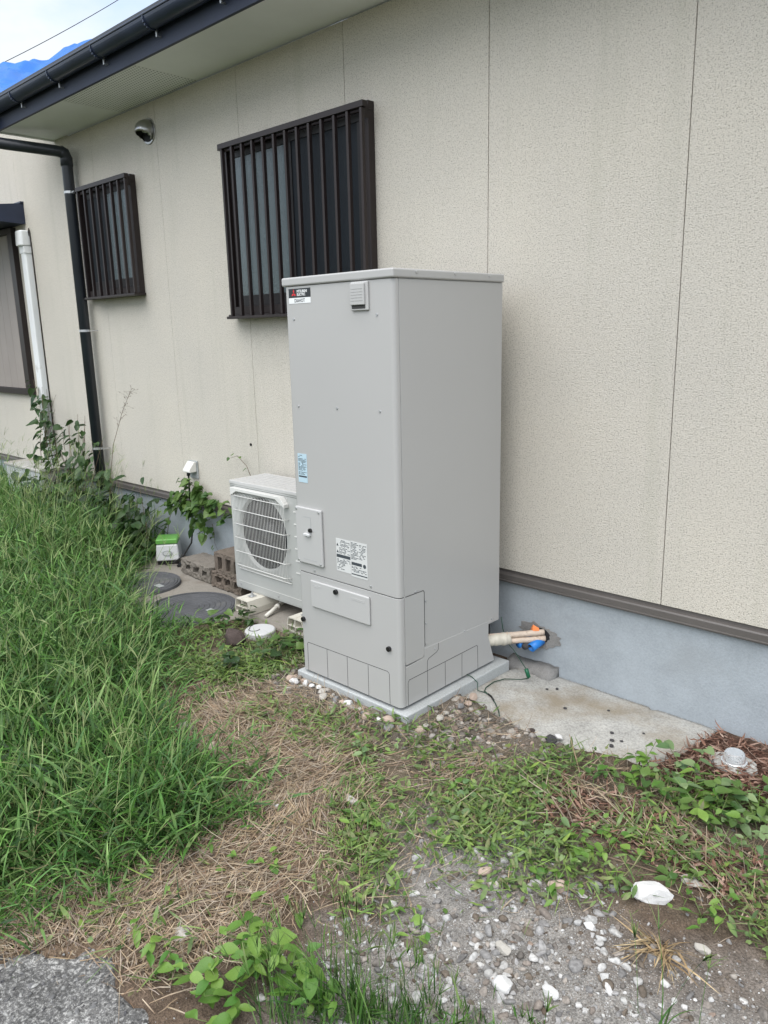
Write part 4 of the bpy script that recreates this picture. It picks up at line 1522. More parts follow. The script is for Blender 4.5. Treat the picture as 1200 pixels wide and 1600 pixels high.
stone(1.845, -1.095, 0.125, 'stone_white', 'large bright white angular stone on the bare soil at right', seed=3, flat=0.55, ratio=0.72, rz=R(40))
stone(1.62, -1.255, 0.060, 'stone_pink', 'pinkish brown round stone left of the white stone', seed=4, flat=0.7, ratio=0.9)
stone(1.905, -0.955, 0.085, 'stone_pale', 'flat pale grey stone flake in the leaves above the white stone', seed=5, flat=0.3, ratio=0.5, rz=R(-10))
stone(0.17, -1.50, 0.085, 'stone_pink', 'pale buff stone on the straw left of centre', seed=6, flat=0.5, ratio=0.7)
stone(-0.06, -1.47, 0.08, 'stone_pale', 'grey stone at the edge of the long grass above the buff stone', seed=7, flat=0.6)
stone(0.85, -1.37, 0.075, 'stone_pale', 'grey angular stone in the middle of the cut weeds', seed=8, flat=0.5, ratio=0.6)
stone(1.19, -1.215, 0.075, 'stone_pale', 'flat grey stone where the gravel begins below the tank', seed=9, flat=0.4, ratio=0.7)
stone(0.69, -1.57, 0.035, 'stone_white', 'small white pebble on the straw beside the long grass tip', seed=10)
stone(0.96, -2.13, 0.075, 'stone_pale', 'lumpy grey stone on the straw above the near broadleaf weeds', seed=11, flat=0.5, ratio=0.75)
stone(0.84, -2.22, 0.030, 'stone_white', 'small pale pebble just beside the old path edge', seed=12)
stone(1.04, -0.50, 0.085, 'stone_brown', 'dark brown stone on the edge of the concrete apron', seed=13, flat=0.6, ratio=0.7, rz=R(30))
stone(1.16, -0.545, 0.060, 'stone_dark', 'near-black lumpy stone at the front edge of the apron', seed=14, flat=0.8)
stone(1.17, -0.50, 0.05, 'stone_white', 'small white stone lying on the apron beside the dark stones', seed=15, flat=0.5, ratio=0.6, z=0.006)
stone(-0.665, -0.785, 0.17, 'stone_brown', 'dark reddish brown rough stone in the weeds by the white cap', seed=16, flat=0.7, ratio=0.75)
stone(1.71, -1.66, 0.065, 'stone_white', 'white stone in the gravel near the bottom edge', seed=17, flat=0.55, ratio=0.7)
stone(1.81, -1.60, 0.05, 'stone_white', 'chalky white stone in the gravel right of the bottom grass', seed=18, flat=0.55)
stone(1.64, -1.56, 0.055, 'stone_pale', 'pale grey stone in the middle of the gravel', seed=19, flat=0.55)
stone(1.425, -1.345, 0.060, 'stone_pink', 'tilted pinkish grey stone at the top edge of the gravel', seed=20, flat=0.6, ratio=0.5, rz=R(70))
stone(1.47, -1.37, 0.045, 'stone_pale', 'small fawn stone touching the tilted pinkish stone', seed=21)
stone(2.03, -1.19, 0.045, 'stone_pale', 'pale stone under the dry grass tuft', seed=22)
stone(1.77, -1.33, 0.04, 'stone_white', 'white pebble left of the dry grass tuft', seed=23)
stone(1.41, -1.64, 0.035, 'stone_white', 'round white pebble among the low green leaves', seed=24)
stone(1.00, -1.50, 0.03, 'stone_white', 'small white pebble on bare soil in the centre of the yard', seed=25)
stone(1.70, -1.17, 0.05, 'stone_grey', 'grey stone just left of the large white stone', seed=26, flat=0.5)
stone(1.74, -1.14, 0.04, 'stone_grey', 'smaller grey stone touching the large white stone', seed=27, flat=0.6)
# stones piled along the slab
rd = random.Random(5)
for k in range(30):
    t = k / 29
    if t < 0.72:
        q = t / 0.72
        x, y = -0.02 + 0.72 * q, -0.897 - rd.uniform(0.0, 0.035) - 0.01 * q
    else:
        q = (t - 0.72) / 0.28
        x, y = 0.705 + rd.uniform(0, 0.05) + 0.02 * q, -0.88 + 0.36 * q
    sm = rd.choice(['stone_white', 'stone_pale', 'stone_pink', 'stone_pale', 'stone_grey'])
    cw = {'stone_white': 'white', 'stone_pale': 'pale grey', 'stone_pink': 'pinkish', 'stone_grey': 'dark grey'}[sm]
    od = lambda q: '%d%s' % (q, {1: 'st', 2: 'nd', 3: 'rd'}.get(q % 10 if q not in (11, 12, 13) else 0, 'th'))
    stone(x, y, rd.uniform(0.028, 0.060), sm,
          'small %s stone, %s from the %s' % ((cw, od(k + 1), 'left in the row along the slab front') if t < 0.72 else (cw, od(k - 20), 'front corner along the right side of the slab')), 'stones along the slab', seed=30 + k % 6, flat=rd.uniform(0.55, 0.8) if k % 2 else 0.65, ratio=rd.uniform(0.65, 0.95), rz=rd.uniform(0, 6), sub=2)
for k, (x, y, s) in enumerate(((1.30, -0.30, .02), (1.33, -0.36, .025), (1.36, -0.335, .018), (1.35, -0.40, .025), (1.05, -0.25, .02), (0.90, -0.16, .018), (1.20, -0.14, .016), (0.93, -0.12, .02), (1.40, -0.22, .014), (1.45, -0.37, .024))):
    stone(x, y, s, 'stone_dark', 'tiny dark crumb scattered on the concrete apron', 'dark crumbs on the apron', seed=40 + k % 4, z=float(h_apron(np.array(x), np.array(y))), sub=2)


def merge(parts):
    V, F, C, o = [], [], [], 0
    for v, f, c in parts:
        V.append(v); F.append(f + o); C.append(c)
        o += len(v)
    return np.concatenate(V), np.concatenate(F), np.concatenate(C)


def pebbles(name, P, n, rmin, rmax, pal, label, seed, dens=None, zoff=0.0, power=2.2, hz=None, kd=0.05):
    rg = np.random.default_rng(seed)
    xs = [p[0] for p in P]
    ys = [p[1] for p in P]
    pts = np.empty((0, 2))
    while len(pts) < n:
        c = np.stack([rg.uniform(min(xs) - .15, max(xs) + .15, n), rg.uniform(min(ys) - .15, max(ys) + .15, n)], 1)
        pr = soft(c[:, 0], c[:, 1], P, 0.13)
        if dens is not None:
            pr = pr * dens(c[:, 0], c[:, 1])
        c = c[rg.random(len(c)) < pr]
        pts = np.concatenate([pts, c])
    pts = pts[:n]
    ok = ~inpoly(pts[:, 0], pts[:, 1], [(-0.04, -0.885), (0.685, -0.885), (0.685, -0.12), (-0.04, -0.12)])
    pts = pts[ok & (pts[:, 1] < -0.01)]
    n = len(pts)
    r = rmin + (rmax - rmin) * rg.random(n) ** power
    pal = np.array(pal)
    cols = pal[rg.integers(0, len(pal), n)] * rg.uniform(.75, 1.15, (n, 1))
    parts_ = []
    for sub, sel in ((1, r < 0.0045), (2, r >= 0.0045)):
        k = int(sel.sum())
        if not k:
            continue
        bm = nb()
        bmesh.ops.create_icosphere(bm, subdivisions=sub, radius=1.0)
        bv = np.array([v.co[:] for v in bm.verts])
        bf = np.array([[v.index for v in f.verts] for f in bm.faces])
        bm.free()
        v = np.repeat(bv[None], k, 0) * (1 + rg.uniform(-.10, .10, (k, len(bv), 1)))
        for _ in range(7 if sub == 2 else 3):
            d = rg.normal(0, 1, (k, 3))
            d /= np.linalg.norm(d, axis=1, keepdims=True)
            o_ = rg.uniform(.30, .75, k)
            q = np.einsum('nvj,nj->nv', v, d)
            v -= d[:, None, :] * np.maximum(0, q - o_[:, None])[..., None]
        v = v * (np.stack([rg.uniform(.9, 1.5, k), rg.uniform(.7, 1.2, k), rg.uniform(.5, .9, k)], 1) * r[sel][:, None])[:, None, :]
        a = rg.uniform(0, 6.28, k)
        tl = rg.uniform(-.6, .6, k)
        x, y, z = v[..., 0], v[..., 1], v[..., 2]
        y, z = y * np.cos(tl)[:, None] - z * np.sin(tl)[:, None], y * np.sin(tl)[:, None] + z * np.cos(tl)[:, None]
        x, y = x * np.cos(a)[:, None] - y * np.sin(a)[:, None], x * np.sin(a)[:, None] + y * np.cos(a)[:, None]
        px = pts[sel]
        x = x + px[:, 0:1]
        y = y + px[:, 1:2]
        z = z + ((gz if hz is None else hz)(px[:, 0], px[:, 1]) + r[sel] * kd + zoff)[:, None]
        V = np.stack([x, y, z], -1).reshape(-1, 3)
        F = (bf[None] + (np.arange(k) * len(bv))[:, None, None]).reshape(-1, 3)
        parts_.append((V, F, np.repeat(cols[sel], len(bv), 0)))
    V, F, C = merge(parts_)
    o = arr_mesh(name, V, F, C, 'pebble')
    return tag(o, label, 'gravel', kind='stuff')


PAL_G = [(0.26, 0.255, 0.25), (0.36, 0.355, 0.35), (0.19, 0.185, 0.18), (0.48, 0.48, 0.47), (0.23, 0.20, 0.175), (0.30, 0.27, 0.24), (0.46, 0.455, 0.44), (0.17, 0.155, 0.14), (0.15, 0.125, 0.10)]
PAL_D = [(0.20, 0.18, 0.16), (0.30, 0.28, 0.26), (0.14, 0.12, 0.10), (0.38, 0.35, 0.31), (0.27, 0.21, 0.17)]
pebbles('gravel', GRAVEL, 20000, 0.0016, 0.020, PAL_G, 'grey and white gravel patch across the lower right yard', 21, lambda x, y: (vnoise(x, y, 4, 12) * 1.2) ** 2.2 + 0.08, power=26)
pebbles('slab_gravel', HEAP, 900, 0.004, 0.021, PAL_D, 'brown and grey gravel heaped round the tank slab corner', 22, power=2.0)
pebbles('white_chips', GRAVEL, 900, 0.002, 0.009, [(0.55, 0.55, 0.54), (0.48, 0.475, 0.46), (0.40, 0.40, 0.385)], 'small white stone chips sprinkled over the gravel patch', 25, lambda x, y: (vnoise(x, y, 3, 33) * 1.2) ** 2 * np.clip((-y - 1.0) / .5, .2, 1), power=3.0)
WIDE = [(0.7, -1.0), (2.3, -0.5), (2.5, -1.6), (1.7, -2.4), (1.0, -2.4), (1.1, -1.7)]
pebbles('soil_crumbs', WIDE, 6500, 0.0014, 0.011, PAL_D + PAL_G[:3] + [(0.11, 0.085, 0.065)] * 4, 'small crumbs of soil and stone over the bare ground', 23, power=14)

h_path = lambda X, Y: 0.006 + (vnoise(X, Y, 5, 9) - .5) * 0.012 + (vnoise(X, Y, 30, 9) - .5) * 0.008
PATHN = [(0.3, -2.75), (0.62, -2.55), (0.80, -2.34), (0.89, -2.31), (1.20, -2.38), (1.24, -2.62), (1.0, -2.9)]
pebbles('path_aggregate', PATHN, 1500, 0.0015, 0.010, [(0.14, 0.14, 0.14), (0.10, 0.10, 0.105), (0.20, 0.20, 0.20), (0.30, 0.30, 0.29)], 'exposed grey and white stone chips in the worn old path', 24, None, 0.0, 4.0, h_path, 0.0)

# ------------------------------------------------------------------ strips: grass, straw, clippings
def strips(P, L, w, az, th0, th1, segs, c0, c1, twist=None, zmin=None, prof=None):
    """bent tapering strips; th = lean from vertical at root and added along the length"""
    n = len(P)
    t = np.linspace(0, 1, segs + 1)
    th = th0[:, None] + th1[:, None] * t[None, :]
    ds = (L / segs)[:, None]
    dx = np.sin(th) * ds
    dz = np.cos(th) * ds
    hx = np.concatenate([np.zeros((n, 1)), np.cumsum(dx[:, :-1], 1)], 1)
    hz = np.concatenate([np.zeros((n, 1)), np.cumsum(dz[:, :-1], 1)], 1)
    cx_ = P[:, 0:1] + np.cos(az)[:, None] * hx
    cy_ = P[:, 1:2] + np.sin(az)[:, None] * hx
    cz_ = P[:, 2:3] + hz
    if zmin is not None:
        cz_ = np.maximum(cz_, zmin[:, None] + 0.003 * (1 + np.arange(segs + 1) % 2))
    tw = np.zeros(n) if twist is None else twist
    sx = -np.sin(az) * np.cos(tw)
    sy = np.cos(az) * np.cos(tw)
    szz = np.sin(tw)
    if prof is None:
        prof = np.minimum(1, 0.55 + 1.6 * t) * (1 - t ** 2.2) + 0.03
    ww = (w[:, None] * prof[None, :]) * 0.5
    Lf = np.stack([cx_ - sx[:, None] * ww, np.minimum(cy_ - sy[:, None] * ww, -0.004), cz_ - szz[:, None] * ww], -1)
    Rt = np.stack([cx_ + sx[:, None] * ww, np.minimum(cy_ + sy[:, None] * ww, -0.004), cz_ + szz[:, None] * ww], -1)
    V = np.stack([Lf, Rt], 2).reshape(n, -1, 3)
    m_ = V.shape[1]
    k = np.arange(segs) * 2
    f = np.stack([k, k + 1, k + 3, k + 2], -1)
    F = (f[None] + (np.arange(n) * m_)[:, None, None]).reshape(-1, 4)
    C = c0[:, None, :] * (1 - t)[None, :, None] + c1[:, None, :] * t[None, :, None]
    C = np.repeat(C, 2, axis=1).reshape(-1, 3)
    global LAST
    LAST = np.stack([cx_, cy_, cz_], -1)
    return V.reshape(-1, 3), F, C, LAST[:, -1]


def sample(P, n, rg, dens=None, w=0.1, pad=0.1, box_=None):
    xs = [p[0] for p in P]
    ys = [p[1] for p in P]
    x0, x1, y0, y1 = box_ or (min(xs) - pad, max(xs) + pad, min(ys) - pad, max(ys) + pad)
    pts = np.empty((0, 2))
    while len(pts) < n:
        c = np.stack([rg.uniform(x0, x1, 2 * n), rg.uniform(y0, y1, 2 * n)], 1)
        pr = soft(c[:, 0], c[:, 1], P, w)
        if dens is not None:
            pr = pr * dens(c[:, 0], c[:, 1])
        pts = np.concatenate([pts, c[rg.random(len(c)) < pr]])
    return pts[:n]


SLABBOX = [(-0.045, -0.89), (0.69, -0.89), (0.69, -0.11), (-0.045, -0.11)]


def clear(pts, extra=()):
    ok = (pts[:, 1] < -0.015) & (np.hypot(pts[:, 0] + .685, pts[:, 1] + .595) > 0.125)
    for B_ in (SLABBOX,) + tuple(extra):
        ok &= ~inpoly(pts[:, 0], pts[:, 1], B_)
    return pts[ok]


def with_z(pts):
    return np.concatenate([pts, gz(pts[:, 0], pts[:, 1])[:, None]], 1)


def view_w(x, y):
    """fewer blades far outside what the yard in the photograph shows"""
    d = (y + 3.03) - (-(x - 2.65)) * 0.36
    return np.where(d > -0.35, 1.0, 0.12)


def pal(rg, n, cols, lo=.75, hi=1.25):
    c = np.array(cols)[rg.integers(0, len(cols), n)]
    return c * rg.uniform(lo, hi, (n, 1))


PALE = [(0.20, 0.28, 0.09), (0.28, 0.32, 0.15), (0.16, 0.25, 0.08)]
GREEN = [(0.060, 0.155, 0.026), (0.085, 0.205, 0.034), (0.035, 0.095, 0.022), (0.15, 0.30, 0.070), (0.085, 0.20, 0.055), (0.21, 0.32, 0.11), (0.026, 0.070, 0.020)]
rg = np.random.default_rng(101)
dn = lambda x, y: view_w(x, y) * (0.35 + 0.9 * vnoise(x, y, 3.5, 21))
parts = []
# main blades
pts = clear(sample(GRASS, 4600, rg, dn, 0.12, box_=(-4.6, 0.75, -3.0, -0.01)))
P3 = with_z(pts)
n = len(P3)
ins = np.clip(soft(pts[:, 0], pts[:, 1], GRASS, 0.45), 0, 1)
tall = 0.45 + 0.55 * np.clip((0.6 - pts[:, 0]) / 2.6, 0, 1)
L = (0.08 + 0.30 * np.clip(ins * 1.35 - .35, 0, 1) * tall) * rg.uniform(.4, 1.5, n) * (0.65 + 0.7 * vnoise(pts[:, 0], pts[:, 1], 3.0, 77))
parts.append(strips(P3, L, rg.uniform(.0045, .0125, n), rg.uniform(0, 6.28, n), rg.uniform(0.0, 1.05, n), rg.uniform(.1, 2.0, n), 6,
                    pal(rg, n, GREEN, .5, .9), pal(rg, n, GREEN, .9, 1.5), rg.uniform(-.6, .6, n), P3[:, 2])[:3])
# leafy leaning stems with blades set along them
pts = clear(sample(GRASS, 4000, rg, dn, 0.14, box_=(-4.2, 0.75, -3.0, -0.02)))
P3 = with_z(pts)
n = len(P3)
ins = np.clip(soft(pts[:, 0], pts[:, 1], GRASS, 0.45), 0, 1)
tall = 0.40 + 0.60 * np.clip((0.4 - pts[:, 0]) / 2.6, 0, 1)
Lst = (0.06 + 0.36 * np.clip(ins * 1.35 - .35, 0, 1) * tall) * rg.uniform(.5, 1.35, n)
azs = rg.uniform(0, 6.28, n)
v, f, c, _ = strips(P3, Lst, rg.uniform(.002, .0034, n), azs, rg.uniform(.05, .9, n), rg.uniform(.1, .9, n), 6, pal(rg, n, GREEN, .7, 1), pal(rg, n, GREEN, .9, 1.3), rg.uniform(-1, 1, n), P3[:, 2], np.ones(7) * .9)
parts.append((v, f, c))
nodes = LAST.copy()
for q, ix in enumerate((1, 2, 3, 4, 5, 6)):
    sel = rg.random(n) < 0.85
    k = int(sel.sum())
    parts.append(strips(nodes[sel, ix], rg.uniform(.06, .19, k), rg.uniform(.0055, .0140, k), azs[sel] + (q % 2) * 3.14 + rg.normal(0, .7, k), rg.uniform(.35, 1.25, k), rg.uniform(.1, 1.1, k), 4,
                        pal(rg, k, GREEN, .45, 1.15), pal(rg, k, GREEN, .6, 1.7), rg.uniform(-.9, .9, k), P3[sel, 2])[:3])
pts = clear(sample(GRASS, 1500, rg, dn, 0.05, box_=(-4.2, 0.55, -3.0, -0.05)))
P3 = with_z(pts)
n = len(P3)
tall = 0.55 + 0.45 * np.clip((0.4 - pts[:, 0]) / 2.4, 0, 1)
parts.append(strips(P3, rg.uniform(.28, .62, n) * tall, rg.uniform(.005, .011, n), rg.uniform(0, 6.28, n), rg.uniform(.0, .45, n), rg.uniform(.8, 2.1, n), 8,
                    pal(rg, n, GREEN, .6, 1.1), pal(rg, n, GREEN, .9, 1.8), rg.uniform(-.8, .8, n), P3[:, 2])[:3])
pts = clear(sample(GRASS, 1100, rg, lambda x, y: (np.abs(soft(x, y, GRASS, 0.35) - .42) < .42) * (vnoise(x, y, 5, 61) > .45) * view_w(x, y), 0.35, pad=0.35, box_=(-1.6, 0.95, -2.75, -0.55)), (PATH,))
P3 = with_z(pts)
n = len(P3)
azs = rg.uniform(0, 6.28, n)
v, f, c, _ = strips(P3, rg.uniform(.05, .17, n), rg.uniform(.0016, .003, n), azs, rg.uniform(.4, 1.35, n), rg.uniform(.0, .4, n), 4, pal(rg, n, GREEN, .9, 1.3), pal(rg, n, PALE, .9, 1.3), rg.uniform(-1, 1, n), P3[:, 2], np.ones(5) * .9)
parts.append((v, f, c))
nodes = LAST.copy()
for q in (1, 2, 3, 4):
    parts.append(strips(nodes[:, q], rg.uniform(.03, .10, n), rg.uniform(.004, .010, n), azs + (q % 2) * 3.14 + rg.normal(0, .8, n), rg.uniform(.6, 1.4, n), rg.uniform(.0, .8, n), 4,
                        pal(rg, n, GREEN, .6, 1.2), pal(rg, n, GREEN, .9, 1.6), rg.uniform(-.8, .8, n), P3[:, 2])[:3])
# far grass towards the wall on the left
pts = clear(sample(GRASS, 5200, rg, lambda x, y: (0.4 + 0.9 * vnoise(x, y, 3.5, 22)) * view_w(x, y) * np.where((y > -0.55) & (x > -4.1), 0.12, 1), 0.05, box_=(-8.4, -2.6, -1.6, -0.03)))
P3 = with_z(pts)
n = len(P3)
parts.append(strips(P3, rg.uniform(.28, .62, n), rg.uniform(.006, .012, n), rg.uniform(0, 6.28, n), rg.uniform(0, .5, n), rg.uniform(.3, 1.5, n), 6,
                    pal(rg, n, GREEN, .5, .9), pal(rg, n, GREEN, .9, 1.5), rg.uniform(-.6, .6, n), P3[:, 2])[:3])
# flopped blades spilling over the edge
pts = clear(sample(GRASS, 3200, rg, lambda x, y: (np.abs(soft(x, y, GRASS, 0.25) - .5) < .4) * view_w(x, y), 0.12, box_=(-2.6, 0.85, -2.6, -0.3)))
P3 = with_z(pts)
n = len(P3)
parts.append(strips(P3, rg.uniform(.10, .26, n), rg.uniform(.004, .009, n), rg.uniform(0, 6.28, n), rg.uniform(.5, 1.2, n), rg.uniform(.3, .9, n), 5,
                    pal(rg, n, GREEN, .6, 1.0), pal(rg, n, GREEN, .9, 1.5), rg.uniform(-.6, .6, n), P3[:, 2])[:3])
# dead blades low in the sward
pts = clear(sample(GRASS, 4000, rg, view_w, 0.05, box_=(-3.6, 0.75, -3.0, -0.01)))
P3 = with_z(pts)
n = len(P3)
# dry tones
DRY = [(0.30, 0.24, 0.12), (0.24, 0.18, 0.10), (0.34, 0.29, 0.17), (0.20, 0.20, 0.09)]
parts.append(strips(P3, rg.uniform(.10, .30, n), rg.uniform(.002, .005, n), rg.uniform(0, 6.28, n), rg.uniform(.3, 1.2, n), rg.uniform(.2, .9, n), 4,
                    pal(rg, n, DRY), pal(rg, n, DRY), rg.uniform(-.6, .6, n), P3[:, 2])[:3])
# seed stalks: thin stems ending in a few fingers
pts = clear(sample(GRASS, 950, rg, lambda x, y: view_w(x, y) * (0.2 + vnoise(x, y, 2, 31)), 0.02, box_=(-4.5, 0.6, -2.8, -0.05)))
P3 = with_z(pts)
n = len(P3)
az = rg.uniform(0, 6.28, n)
tallk = 0.6 + 0.4 * np.clip((0.4 - pts[:, 0]) / 2.2, 0, 1)
Ls = rg.uniform(.34, .74, n) * tallk * np.where(pts[:, 0] < -0.9, rg.uniform(1, 1.3, n), 1)
ths, thk = rg.uniform(.0, .45, n), rg.uniform(.1, .9, n)
flat_prof = np.array([1, .9, .8, .7, .6, .5])
v, f, c, tips = strips(P3, Ls, rg.uniform(.0022, .0038, n), az, ths, thk, 5, pal(rg, n, PALE), pal(rg, n, PALE), rg.uniform(-1, 1, n), P3[:, 2], flat_prof)
parts.append((v, f, c))
for q in range(4):
    sel = rg.random(n) < 0.8
    k = int(sel.sum())
    parts.append(strips(tips[sel], rg.uniform(.04, .10, k), rg.uniform(.0022, .0038, k), az[sel] + rg.uniform(-1.5, 1.5, k), rg.uniform(.2, 1.1, k), rg.uniform(.1, .7, k), 3,
                        pal(rg, k, PALE), pal(rg, k, PALE, .9, 1.4), rg.uniform(-1, 1, k), None, np.array([.8, 1, .9, .3]))[:3])
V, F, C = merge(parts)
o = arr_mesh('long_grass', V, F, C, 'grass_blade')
tag(o, 'long green uncut grass and seed stalks filling the left side of the yard', 'grass', kind='stuff')

# straw
rg = np.random.default_rng(202)
STR = [(0.50, 0.42, 0.31), (0.40, 0.35, 0.28), (0.30, 0.25, 0.21), (0.36, 0.26, 0.165), (0.42, 0.32, 0.20), (0.28, 0.19, 0.125), (0.46, 0.37, 0.25), (0.23, 0.155, 0.11), (0.33, 0.25, 0.18)]
parts = []
for (PP, cnt, dfun, bx) in ((STRAW, 17000, lambda x, y: 0.25 + 0.95 * vnoise(x, y, 4, 41), None),
                            (CLIP, 2600, lambda x, y: vnoise(x, y, 5, 42) ** 2, None),
                            ([(0.9, -1.0), (1.3, -1.1), (1.25, -1.9), (0.9, -2.3), (0.5, -2.6), (0.3, -2.4)], 1800, None, None)):
    pts = clear(sample(PP, cnt, rg, dfun, 0.14, box_=bx))
    P3 = with_z(pts)
    P3[:, 2] += rg.uniform(0.0, 0.016, len(P3))
    n = len(P3)
    base_az = 2.6 + 2.2 * (vnoise(pts[:, 0], pts[:, 1], 2.4, 43) - .5) * 2.6
    az = np.where(rg.random(n) < .45, rg.uniform(0, 6.28, n), base_az + rg.normal(0, .5, n))
    parts.append(strips(P3, np.where(rg.random(n) < .12, rg.uniform(.08, .16, n), rg.uniform(.018, .085, n)), rg.uniform(.0012, .0034, n), az, rg.uniform(1.1, 1.75, n), rg.uniform(-.6, .6, n), 3,
                        pal(rg, n, STR, .6, 1.15), pal(rg, n, STR, .6, 1.15), rg.uniform(-.9, .9, n), P3[:, 2] - 0.002, np.array([.8, 1, .9, .4]))[:3])
V, F, C = merge(parts)
o = arr_mesh('straw', V, F, C, 'straw')
tag(o, 'mat of dry brown straw between the long grass and the cut weeds', 'straw', kind='stuff')

# mulch chips
rg = np.random.default_rng(203)
MUL = [(0.17, 0.085, 0.06), (0.24, 0.13, 0.09), (0.11, 0.055, 0.04), (0.32, 0.20, 0.15), (0.40, 0.29, 0.23), (0.14, 0.075, 0.05)]
parts = []
for PP, cnt in ((MULCH, 1900), (BARK2, 900)):
    pts = clear(sample(PP, cnt, rg, None, 0.05), ([(1.72, -0.28), (1.81, -0.28), (1.81, -0.19), (1.72, -0.19)],))
    P3 = with_z(pts)
    P3[:, 2] += rg.uniform(0.002, 0.022, len(P3))
    n = len(P3)
    parts.append(strips(P3, rg.uniform(.015, .06, n), rg.uniform(.003, .011, n), rg.uniform(0, 6.28, n), rg.uniform(1.1, 1.8, n), rg.uniform(-.9, .9, n), 3,
                        pal(rg, n, MUL), pal(rg, n, MUL), rg.uniform(-.9, .9, n), P3[:, 2] - 0.003)[:3])
pts = clear(sample(BARK2, 150, rg, None, 0.05))
P3 = with_z(pts)
P3[:, 2] += rg.uniform(0.01, 0.03, len(P3))
n = len(P3)
parts.append(strips(P3, rg.uniform(.10, .32, n), rg.uniform(.002, .0045, n), 2.7 + rg.normal(0, .5, n), rg.uniform(1.45, 1.65, n), rg.uniform(-.12, .12, n), 3,
                    pal(rg, n, STR, .5, .9), pal(rg, n, STR, .5, .9), rg.uniform(-.9, .9, n), P3[:, 2] - 0.006, np.array([.9, 1, .9, .6]))[:3])
V, F, C = merge(parts)
o = arr_mesh('mulch', V, F, C, 'straw')
tag(o, 'reddish brown dead leaf mulch by the foundation at right', 'mulch', kind='stuff')

# cut green leaves and bits
rg = np.random.default_rng(204)
CG = [(0.20, 0.19, 0.10), (0.22, 0.30, 0.12), (0.19, 0.29, 0.07), (0.085, 0.165, 0.035), (0.12, 0.21, 0.05), (0.06, 0.12, 0.03), (0.20, 0.30, 0.095), (0.12, 0.20, 0.07), (0.21, 0.31, 0.065)]
parts = []
leafprof = np.array([.15, .8, 1.0, .75, .05])
for PP, cnt, dfun in ((CLIP, 4600, lambda x, y: (vnoise(x, y, 4.5, 51) * 1.25) ** 3.0), ([(-1.0, -0.95), (-0.95, -0.55), (-0.1, -0.50), (-0.08, -0.95), (-0.2, -1.2), (-0.6, -1.2)], 1400, None),
                      (STRAW, 700, lambda x, y: vnoise(x, y, 4, 52) ** 3),
                      ([(0.45, -0.98), (1.3, -0.95), (1.75, -1.0), (1.8, -1.3), (1.5, -1.6), (1.2, -1.75), (1.0, -1.5), (0.7, -1.3)], 1000, lambda x, y: (vnoise(x, y, 6, 53) * 1.25) ** 4)):
    pts = clear(sample(PP, cnt, rg, dfun, 0.10), (APRON,))
    P3 = with_z(pts)
    P3[:, 2] += rg.uniform(0.002, 0.03, len(P3)) ** 1.0
    n = len(P3)
    parts.append(strips(P3, rg.uniform(.014, .060, n), rg.uniform(.003, .016, n), rg.uniform(0, 6.28, n), rg.uniform(.9, 1.75, n), rg.uniform(-.5, .9, n), 4,
                        pal(rg, n, CG, .6, 1.1), pal(rg, n, CG, .7, 1.2), rg.uniform(-.7, .7, n), P3[:, 2] - 0.004, leafprof)[:3])
    k = n // 3
    P4 = P3[rg.integers(0, n, k)].copy()
    P4[:, :2] += rg.normal(0, .05, (k, 2))
    P4 = P4[~inpoly(P4[:, 0], P4[:, 1], SLABBOX) & (P4[:, 1] < -0.05)]
    k = len(P4)
    parts.append(strips(P4, rg.uniform(.03, .12, k), rg.uniform(.0018, .005, k), rg.uniform(0, 6.28, k), rg.uniform(1.0, 1.6, k), rg.uniform(-.3, .6, k), 4,
                        pal(rg, k, CG, .8, 1.3), pal(rg, k, CG, .8, 1.4), rg.uniform(-.8, .8, k), P4[:, 2] - 0.01)[:3])
V, F, C = merge(parts)
o = arr_mesh('cut_weeds', V, F, C, 'clip_leaf')
tag(o, 'scattered fresh green cuttings of weeds around and right of the tank slab', 'cuttings', kind='stuff')

# ------------------------------------------------------------------ leafy plants, each leaf its own part
def leaf_mesh(name, kind, mat):
    bm = nb()
    if kind == 'ovate':
        prof = [(0, .03), (.12, .20), (.32, .33), (.55, .31), (.78, .18), (1, 0.0)]
    elif kind == 'round':
        prof = [(0, .05), (.10, .30), (.30, .45), (.55, .43), (.8, .26), (1, 0.0)]
    elif kind == 'heart':
        prof = [(-.06, .16), (.08, .40), (.30, .46), (.55, .36), (.8, .17), (1, 0.0)]
    else:
        prof = [(0, .02), (.2, .10), (.45, .15), (.7, .11), (.88, .05), (1, 0.0)]
    mid, lf, rt = [], [], []
    for t, w in prof:
        dz = -0.22 * t * t + 0.05 * math.sin(7 * t)
        mid.append(bm.verts.new((max(t, 0), 0, dz)))
        if w > 0:
            e = dz + 0.28 * w + 0.03 * math.sin(16 * t)
            lf.append(bm.verts.new((t, w, e)))
            rt.append(bm.verts.new((t, -w, e * 0.9)))
    for i in range(len(prof) - 2):
        bm.faces.new((mid[i], mid[i + 1], lf[i + 1], lf[i]))
        bm.faces.new((mid[i + 1], mid[i], rt[i], rt[i + 1]))
    i = len(prof) - 2
    bm.faces.new((mid[i], mid[i + 1], lf[i]))
    bm.faces.new((mid[i + 1], mid[i], rt[i]))
    for f in bm.faces:
        f.smooth = True
    me = bpy.data.meshes.new(name)
    bm.to_mesh(me)
    bm.free()
    me.materials.append(MATS[mat])
    return me


LEAF = {}


